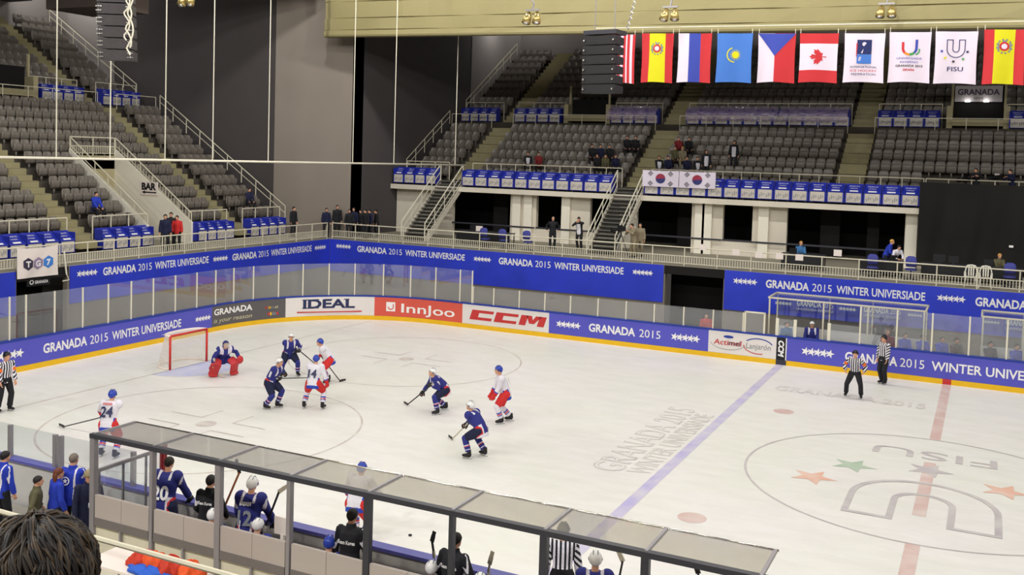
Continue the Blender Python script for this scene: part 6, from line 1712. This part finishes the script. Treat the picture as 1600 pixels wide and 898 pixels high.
skater('player in navy leaning right, in front of number 14', 'korea', 426, 638, 72, heel=(484,592), tip=(492,590), butt=(.18,.20,1.0), ts=(.05,.34), lead='l', H=1.82, hat='helmetw', pz=.86, py=-.10, lean=30, feet=((-.17,.10,0),(.17,-.12,0)), head=(-10,0), slabel='dark stick held level by the navy player at left')
skater('player in white with number 14 on the back and red pants', 'czech', 490, 638, 172, hat='helmetb', H=1.84, pz=.86, py=-.08, lean=22, feet=((-.30,-.02,0),(.30,.02,0)), hands=((-.18,.42,.85),(.38,.12,.78)), head=(-5,10), back_text=(('14',0,.10,.25,.27,'letter_navy',.215),))
skater('player in white partly hidden behind number 14, looking left', 'czech', 510, 598, -75, heel=(531,597), tip=(540,595), butt=(.05,.25,1.0), ts=(.05,.30), lead='l', hat='helmetb', H=1.80, pz=.84, py=-.10, lean=35, feet=((-.2,.0,0),(.2,-.05,0)), head=(-15,0), slabel='dark stick of the white player behind number 14')
skater('player in navy bending left with a stick between two circles', 'korea', 684, 644, -72, heel=(637,634), tip=(629,629), butt=(-.10,.22,.92), ts=(.04,.38), lead='r', hat='helmetw', H=1.82, pz=.74, py=-.20, lean=45, feet=((-.28,.12,0),(.26,-.28,0)), head=(-30,0), slabel='dark stick of the bending navy player in mid ice')
skater('player in white with red pants standing upright, looking left', 'czech', 784, 660, -80, hat='helmetb', H=1.88, pz=.92, py=-.08, lean=20, feet=((-.16,.08,0),(.18,-.26,0)), hands=((-.20,.32,.80),(.22,.30,.84)), head=(-8,0), back_text=(('7',0,.12,.25,.15,'letter_navy',.215),))
skater('player in navy seen from behind, nearest of the skaters in mid ice', 'korea', 743, 714, -122, heel=(707,688), tip=(698,681), butt=(.05,.22,.95), ts=(.04,.36), lead='r', hat='helmetw', H=1.82, pz=.78, py=-.15, lean=38, feet=((-.24,.10,0),(.24,-.10,0)), head=(-22,10), slabel='dark stick of the navy player nearest the blue line', shaft='shaft_pale')
skater('player in white with number 24 on the back at lower left', 'czech', 170, 713, 178, heel=(100,669), tip=(83,661), butt=(-.10,.30,.95), ts=(.06,.30), lead='l', hat='helmetb', H=1.86, pz=.90, py=-.06, lean=22, feet=((-.20,.02,0),(.22,-.10,0)), head=(-6,0), slabel='dark stick pointing left from number 24', back_text=(('24',0,.12,.26,.31,'letter_navy',.215),('name',0,.41,.06,.24,'letter_red',.215)))
skater('player in white with red pants skating past the bench', 'czech', 558, 843, 168, hat='helmetb', H=1.80, pz=.84, py=-.12, lean=30, feet=((-.10,.25,0),(.22,-.22,0)), hands=((-.34,.35,.80),(.34,.38,.86)), head=(-10,-10))
def official(label, fx, fy_, deg, arm_, **kw):
    loc = G(fx,fy_); k = dict(hat='helmetk', H=1.80); k.update(kw)
    OUTFITS['referee'] = (lambda root, J, s, vox: (root.__setitem__('armband', 1) if arm_ else None, o_referee(root, J, s, vox)))
    return person(label, loc, facing(deg), 'referee', **k)
official('referee with orange armband cut by the left edge', 7, 643, 60, True, hands=((-.20,.22,.92),(.25,.20,.90)), feet=((-.16,.05,0),(.16,-.05,0)), lean=8)
official('referee with orange armband gliding before the boards', 1334, 621, -25, True, lean=14, pz=.90, feet=((-.24,.06,0),(.28,-.08,0)), hands=((-.30,.18,.95),(.30,.18,.95)), H=1.78)
official('striped linesman standing against the far boards', 1379, 600, -60, False, lean=2, feet=((-.10,.02,0),(.10,-.02,0)), H=1.82, hands=((-.22,.12,.90),(.22,.10,.88)))
q = onY(880,850,3.15)
loc = (q[0], 3.15, 0.0)
person('striped linesman seen from behind just beyond the bench roof', loc, facing(178), 'referee', hat='helmetk', H=1.86, lean=6, feet=((-.16,0,0),(.16,0,0)), hands=((-.30,.10,.92),(.30,.10,.92)), vox=.012)

# ============================================================ team bench
PLZ = .40
def bench_p(label, ax, ay, y, deg, outfit, zf=PLZ, **kw):
    q = onY(ax, ay, y); return person(label, (q[0], y, zf), facing(deg), outfit, vox=kw.pop('vox',.014), **kw)
SITB = dict(pz=1.0-.40+.02, feet=((-.14,.45,0),(.14,.45,0)), hands=((-.15,.42,.62),(.15,.42,.62)))
bench_p('bareheaded player in navy with number 20 standing at the bench', 257, 760, 1.45, 172, 'korea', hair='hair_brown', H=1.84, lean=14, hands=((-.30,.35,1.0),(.32,.40,.98)), back_text=(('20',0,.06,.25,.30,'letter_white',.215),))
bench_p('coach in black standing left of the thick bench post', 324, 790, 1.30, 165, 'coach', H=1.80, lean=8, hands=((-.2,.25,.95),(.22,.30,.95)), back_text=(('Team Korea',0,.30,.055,.28,'letter_white',.15),))
bench_p('player in navy with white helmet and number 12 at the bench', 389, 780, 1.35, 170, 'korea', hat='helmetw', H=1.84, lean=10, hands=((-.30,.32,1.0),(.34,.32,1.0)), back_text=(('12',0,.04,.25,.26,'letter_grey',.215),('name',0,.36,.07,.22,'letter_white',.215)))
bench_p('broad coach in black with white lettering in the middle of the bench', 546, 830, 1.05, 160, 'coach', H=1.88, lean=6, hands=((-.34,.10,.88),(.30,.15,.90)), back_text=(('Team Korea',0,.29,.06,.30,'letter_white',.15),))
bench_p('coach in black standing behind a thin bench post at right', 706, 860, 1.05, 150, 'coach', H=1.86, lean=8, hands=((-.25,.25,1.0),(.28,.28,1.0)), back_text=(('Team Korea',0,.30,.055,.28,'letter_white',.15),))
bench_p('player in navy with white helmet at the right of the bench', 930, 890, 1.5, 175, 'korea', hat='helmetw', H=1.78, lean=10, hands=((-.3,.3,.9),(.3,.3,.9)))
for i, (px_, py_, ht, lb) in enumerate(((326,805,'helmetw','left of the thick bench post'),(396,812,'helmetw','below number 12'),(510,846,'helmetb','left of the broad coach'),(670,868,'helmetw','left of the coach behind the thin post'),(748,880,'helmetw','right of the coach behind the thin post'),(802,892,'helmetw','second right of the coach behind the thin post'),(1085,915,'helmetw','near the right end of the bench'))):
    q = onY(px_, py_, .86); hz = .40+.50
    person('seated bench player, only helmet showing, '+lb, (q[0],.88,PLZ), facing(172), 'korea', hat=ht, H=1.72+.02*(i%3), vox=.016, lean=10+4*(i%2), pz=.56, feet=((-.16,.42,0),(.16,.42,0)), hands=((-.18,.38,.62),(.18,.38,.62)), head=(5,0))
def up_stick(label, b, h, t, y=1.6, **k):
    B, Hh, T = onY(*b,y), onY(*h,y), onY(*t,y); stick(label, B, Hh, T, **k)
up_stick('stick with reddish shaft standing upright beside the thick bench post', (345,805), (374,738), (369,717), y=1.7, shaft='wood_shaft', blade='shaft_black')
up_stick('dark stick with pale blade raised beside number 12', (412,830), (436,768), (452,757), y=1.55, blade='tape_white')
up_stick('thin dark curved stick left of the coach behind the thin post', (679,872), (675,845), (679,830), y=1.5)
up_stick('thin pale stick right of the coach behind the thin post', (763,900), (765,880), (770,861), y=1.5, shaft='shaft_pale', blade='shaft_pale')
up_stick('dark stick with pale blade held up right of the linesman', (966,910), (973,876), (965,859), y=1.5, blade='tape_white')
up_stick('short dark stick blade near the right end of the bench roof', (1093,915), (1091,895), (1086,881), y=1.5)
# bench odds and ends
q = onY(441,822,1.0); m = MB(); m.box((q[0]-.17,1.0,q[2]-.15),(q[0]+.17,1.03,q[2]+.15)); 
m.box((q[0]-.03,.99,q[2]-.45),(q[0]+.03,1.04,q[2]-.14)); tag(m.build('game_sheet', MATS['sheet_white']), 'white lineup sheet standing on the bench right of number 12', 'sheet')

# ============================================================ staff left of the bench
FW = .22
def near_p(label, ax, ay, y, deg, outfit, **kw):
    q = onY(ax, ay, y); return person(label, (q[0], y, FW), facing(deg), outfit, vox=.014, **kw)
r_, J_, s_ = near_p('balding man in royal blue jacket with round back emblem', 112, 740, 1.25, 175, 'royal', H=1.84, hat='bald', skin='skin', hands=((-.24,.2,.9),(.2,.3,.95)))
m = MB(); R = J_['R']; P0 = J_['pelvis']
put_disc(m, 0, .32, .085, lambda x, z: tuple(P0+R @ Vv(-x-.06,-(.165-1.1*x*x),z)), rin=.02); put_star(m, 0, .32, .055, lambda x, z: tuple(P0+R @ Vv(-x-.06,-(.166-1.1*x*x),z))); piece(r_, 'emblem', m, 'letter_white', .02, raw=True)
near_p('woman with long reddish hair in blue jacket beside the tall man', 86, 765, .95, 135, 'blue', H=1.62, hair='hair_red', longhair=True)
r_, J_, s_ = near_p('person in knitted hat and navy coat with lanyard at the bench end', 137, 770, .95, 40, 'coat', H=1.78, hat='beanie', hair='hair_brown', head=(15,-10))
m = MB(); R = J_['R']; P0 = J_['pelvis']; m.box((-.035,.150,.10),(.035,.158,.20), R=R, T=P0); m.box((-.012,.150,.20),(-.004,.156,.46), R=R, T=P0); m.box((.004,.150,.20),(.012,.156,.46), R=R, T=P0); piece(r_, 'lanyard', m, 'cloth_white', .02, raw=True)
near_p('young man with black hair in yellow-brown top behind the foreground head', 54, 770, .65, 110, 'olive', H=1.52)
near_p('dark-haired person in blue jacket cut by the left edge', 3, 750, .95, 150, 'royal', H=1.70, hair='hair_black')

# ============================================================ penalty boxes and far passage
def far_p(label, ax, ay, y, z, deg, outfit, **kw):
    q = onY(ax, ay, y); return person(label, (q[0], y, z), facing(deg), outfit, vox=kw.pop('vox',.024), **kw)
far_p('man in teal jacket standing in the gateway of the left penalty box', 1228, 515, 29.3, -.2, 10, 'teal', H=1.80)
far_p('player with white helmet standing in the penalty box', 1268, 520, 29.5, -.2, -10, 'korea', hat='helmetw', H=1.82, hands=((-.2,.35,1.0),(.25,.35,1.05)))
far_p('person in maroon jacket standing behind the striped linesman', 1387, 530, 29.6, -.2, -20, 'maroon', H=1.84, hat='bald')
SITF = dict(pz=.53, feet=((-.13,.42,0),(.13,.42,0)), hands=((-.14,.36,.55),(.14,.36,.55)))
for px_, ot, lb in ((1412,'blue','first'),(1440,'blue','second'),(1470,'royal','third'),(1493,'dark','fourth'),(1546,'dark','fifth'),(1587,'royal','sixth')):
    q = onY(px_, 540, 30.05); person('person seated behind the far glass, %s from the left' % lb, (q[0],30.08,.10), facing(5), ot, vox=.024, H=1.86, hair='hair_brown' if lb in ('second','third') else 'hair_black', **SITF)
far_p('person in red top seen through the low glass before the dark passage', 1103, 500, 29.8, -.2, 0, 'red', H=1.75)

# ============================================================ concourse
def conc(label, ax, y, deg, outfit, **kw):
    q = onY(ax, 380, y); return person(label, (q[0], y, CZ), facing(deg), outfit, vox=kw.pop('vox',.026), **kw)
def concx(label, ax, x, deg, outfit, **kw):
    q = onX(ax, 370, x); return person(label, (x, q[1], CZ), facing(deg), outfit, vox=kw.pop('vox',.026), **kw)
concx('man in dark jacket with lanyard standing in the way out, left of two others', 258, -4.6, 20, 'navy', H=1.78)
concx('dark figure standing between two people in the way out', 267, -5.3, 15, 'black', H=1.80)
concx('person in red jacket standing in the way out', 277, -4.7, 0, 'red', H=1.68)
concx('man in black standing at the corner end of the end stand desks', 457, -5.0, 60, 'black', H=1.78)
for px_, x_, lb, ot, H_ in ((509,-3.9,'first','navy',1.70),(526,-3.7,'second','black',1.86)):
    q = onX(px_, 370, x_); person('dark-clad man at the railing corner, %s from the left' % lb, (x_, q[1], CZ), facing(20), ot, vox=.026, H=H_)
for i, (px_, y_, H_, ot) in enumerate(((545,34.4,1.66,'black'),(552,35.0,1.74,'navy'),(563,35.4,1.60,'black'),(571,34.6,1.70,'black'),(578,35.2,1.66,'navy'),(588,35.6,1.64,'black'))):
    conc('dark-clad person in the group by the corner curtain, %s from the left' % ordn(i+1), px_, y_, 10-15*i, ot, H=H_)
conc('bald man in black with arms akimbo before the pilaster', 863, 36.5, 0, 'black', H=1.80, hat='bald', hands=((-.30,.02,1.0),(.30,.02,1.0)))
conc('photographer in black with white chest stripe beside the second staircase', 905, 37.2, -30, 'whitefront', H=1.84, hands=((-.10,.30,1.50),(.06,.28,1.48)), head=(18,10), lean=10)
conc('camera operator in khaki behind a tripod camera', 990, 35.2, -60, 'khaki', H=1.78, hands=((-.1,.42,1.35),(.15,.35,1.3)), lean=12)
conc('person in khaki standing right of the camera operator', 1000, 35.8, -20, 'khaki', H=1.78)
conc('person in blue seated before the wide dark opening', 1251, 36.2, 0, 'teal', H=1.72, hair='hair_blond', **SITF)
conc('person in blue jacket bending over the table at right', 1385, 36.0, 60, 'blue', H=1.74, hair='hair_blond', lean=22, hands=((-.1,.4,.95),(.1,.4,.95)))
conc('person in white and red jacket leaning over a laptop', 1398, 35.6, 10, 'white', H=1.62, lean=40, hair='hair_black', hands=((-.12,.5,.85),(.12,.5,.85)))
conc('blond person low behind the table at the right edge', 1562, 36.4, 0, 'olive', H=1.70, hair='hair_blond', **SITF)

# ============================================================ spectators
def row_sit(label, ax, k, outfit, deg=0, stand=False, **kw):
    y = FY0+RUN*k+.10; q = onY(ax, 250, y); z = FZ0+RISE*k
    if stand: return person(label, (q[0], y-.12, z), facing(deg), outfit, vox=.03, **{'H':1.74, **kw})
    return person(label, (q[0], y-.02, z), facing(deg), outfit, vox=.03, **{'H':1.72, **SITF, **kw})
row_sit('spectator in dark jacket with white bag above the left desks, left of a pair', 825, 1, 'whitefront')
row_sit('spectator in dark red top beside the one with the white bag', 842, 1, 'maroon')
for i, (px_, k, ot) in enumerate(((925,2,'black'),(938,2,'navy'),(952,2,'black'),(933,1,'black'),(946,1,'olive'),(962,1,'navy'))):
    row_sit('dark-clad spectator in the group left of the second stairs, %s row, %s from the left' % (('front','back')[k-1], ordn(i%3+1)), px_, k, ot, hair='hair_brown' if i % 2 else 'hair_black')
row_sit('left one of two dark spectators by the second stairs', 979, 3, 'black'); row_sit('right one of two dark spectators by the second stairs', 992, 3, 'black')
for i, (px_, k, ot, hr, lb) in enumerate(((1030,1,'whitefront','hair_black','at the left behind the disc flags'),(1044,1,'navy','hair_black','second from the left behind the disc flags'),(1054,2,'olive','hair_black','in an olive top above the disc flags'),(1066,2,'khaki','hair_blond','with light hair above the disc flags'),(1059,3,'maroon','hair_black','in the third row above the flags, left'),(1075,3,'black','hair_black','in the third row above the flags, right'),(1073,1,'navy','hair_black','in a dark coat between the disc flags'),(1090,1,'whitefront','hair_brown','in a white scarf right of the disc flags'))):
    row_sit('spectator %s' % lb, px_, k, ot, hair=hr)
row_sit('spectator in white bib standing behind the disc flags', 1104, 1, 'whitefront', stand=True)
row_sit('spectator in open dark jacket standing alone among the far seats', 1147, 2, 'whitefront', stand=True, deg=-15)
q = onX(1527, 270, 32); 
row_sit('camera operator in black above the drape', 1527, 0, 'black', stand=True, deg=-40, hands=((-.2,.45,1.3),(.1,.42,1.25)), lean=12)
row_sit('second camera operator in black at the right edge above the drape', 1584, 0, 'navy', stand=True, deg=-70, hands=((-.1,.45,1.3),(.1,.42,1.25)), lean=16)
def left_sit(label, ax, ay, k, outfit, deg=0, **kw):
    x = LX0-LRUN*k-.10; q = onX(ax, ay, x); return person(label, (x+.02, q[1], LZ0+LRISE*k), facing(deg), outfit, vox=.026, **{'H':1.74, **SITF, **kw})
left_sit('spectator in blue jacket seated beside the first stairs of the end stand', 148, 325, 1, 'blue', 60)
left_sit('dark-clad spectator seated beside the corner stairs of the end stand', 388, 330, 1, 'navy', 40)

# ============================================================ the head in the foreground
hd = CAM+_ray(40,872)*1.72
fz = hd[2]-1.30
hr, hJ, hs = person('brown-haired spectator close in front at the lower left corner', (hd[0]+.02, hd[1]-.05, fz), facing(172), 'dark', H=1.80, vox=.010, hair='hair_brown', pz=.53, feet=((-.14,.42,0),(.14,.42,0)), hands=((-.15,.36,.56),(.15,.36,.56)), lean=6)
M('hair_mid',(64,48,29),.55,var=.3,scale=40); rnd = random.Random(3); R, Hd = hJ['RH'], hJ['head']
for mt, cnt in (('hair_brown',700),('hair_black',500),('hair_mid',420)):
    m = MB()
    for i in range(cnt):
        a0 = rnd.uniform(0,2*PI); spread = rnd.uniform(.9,1.5); lift_ = rnd.uniform(.002,.022); swirl = rnd.uniform(-.5,.7); st = rnd.uniform(0,.7); pts = []
        for t in np.linspace(st, st+spread, 8):
            th = PI/2-t; aa = a0+swirl*(t-st)
            wv = .004*math.sin(9*t+a0*5)
            rr = 1.0+ (lift_+wv)/.09
            pts.append(Hd+R @ (Vv(.084*math.cos(th)*math.cos(aa), .102*math.cos(th)*math.sin(aa)-.020, .098*math.sin(th)+.030)*rr)*hs)
        m.tube(pts, [.0012,.0024,.0028,.0028,.0026,.0022,.0016,.0006], 5)
    piece(hr, 'hair_locks', m, mt, .01, raw=True)
bpy.data.scenes.remove(TMP)
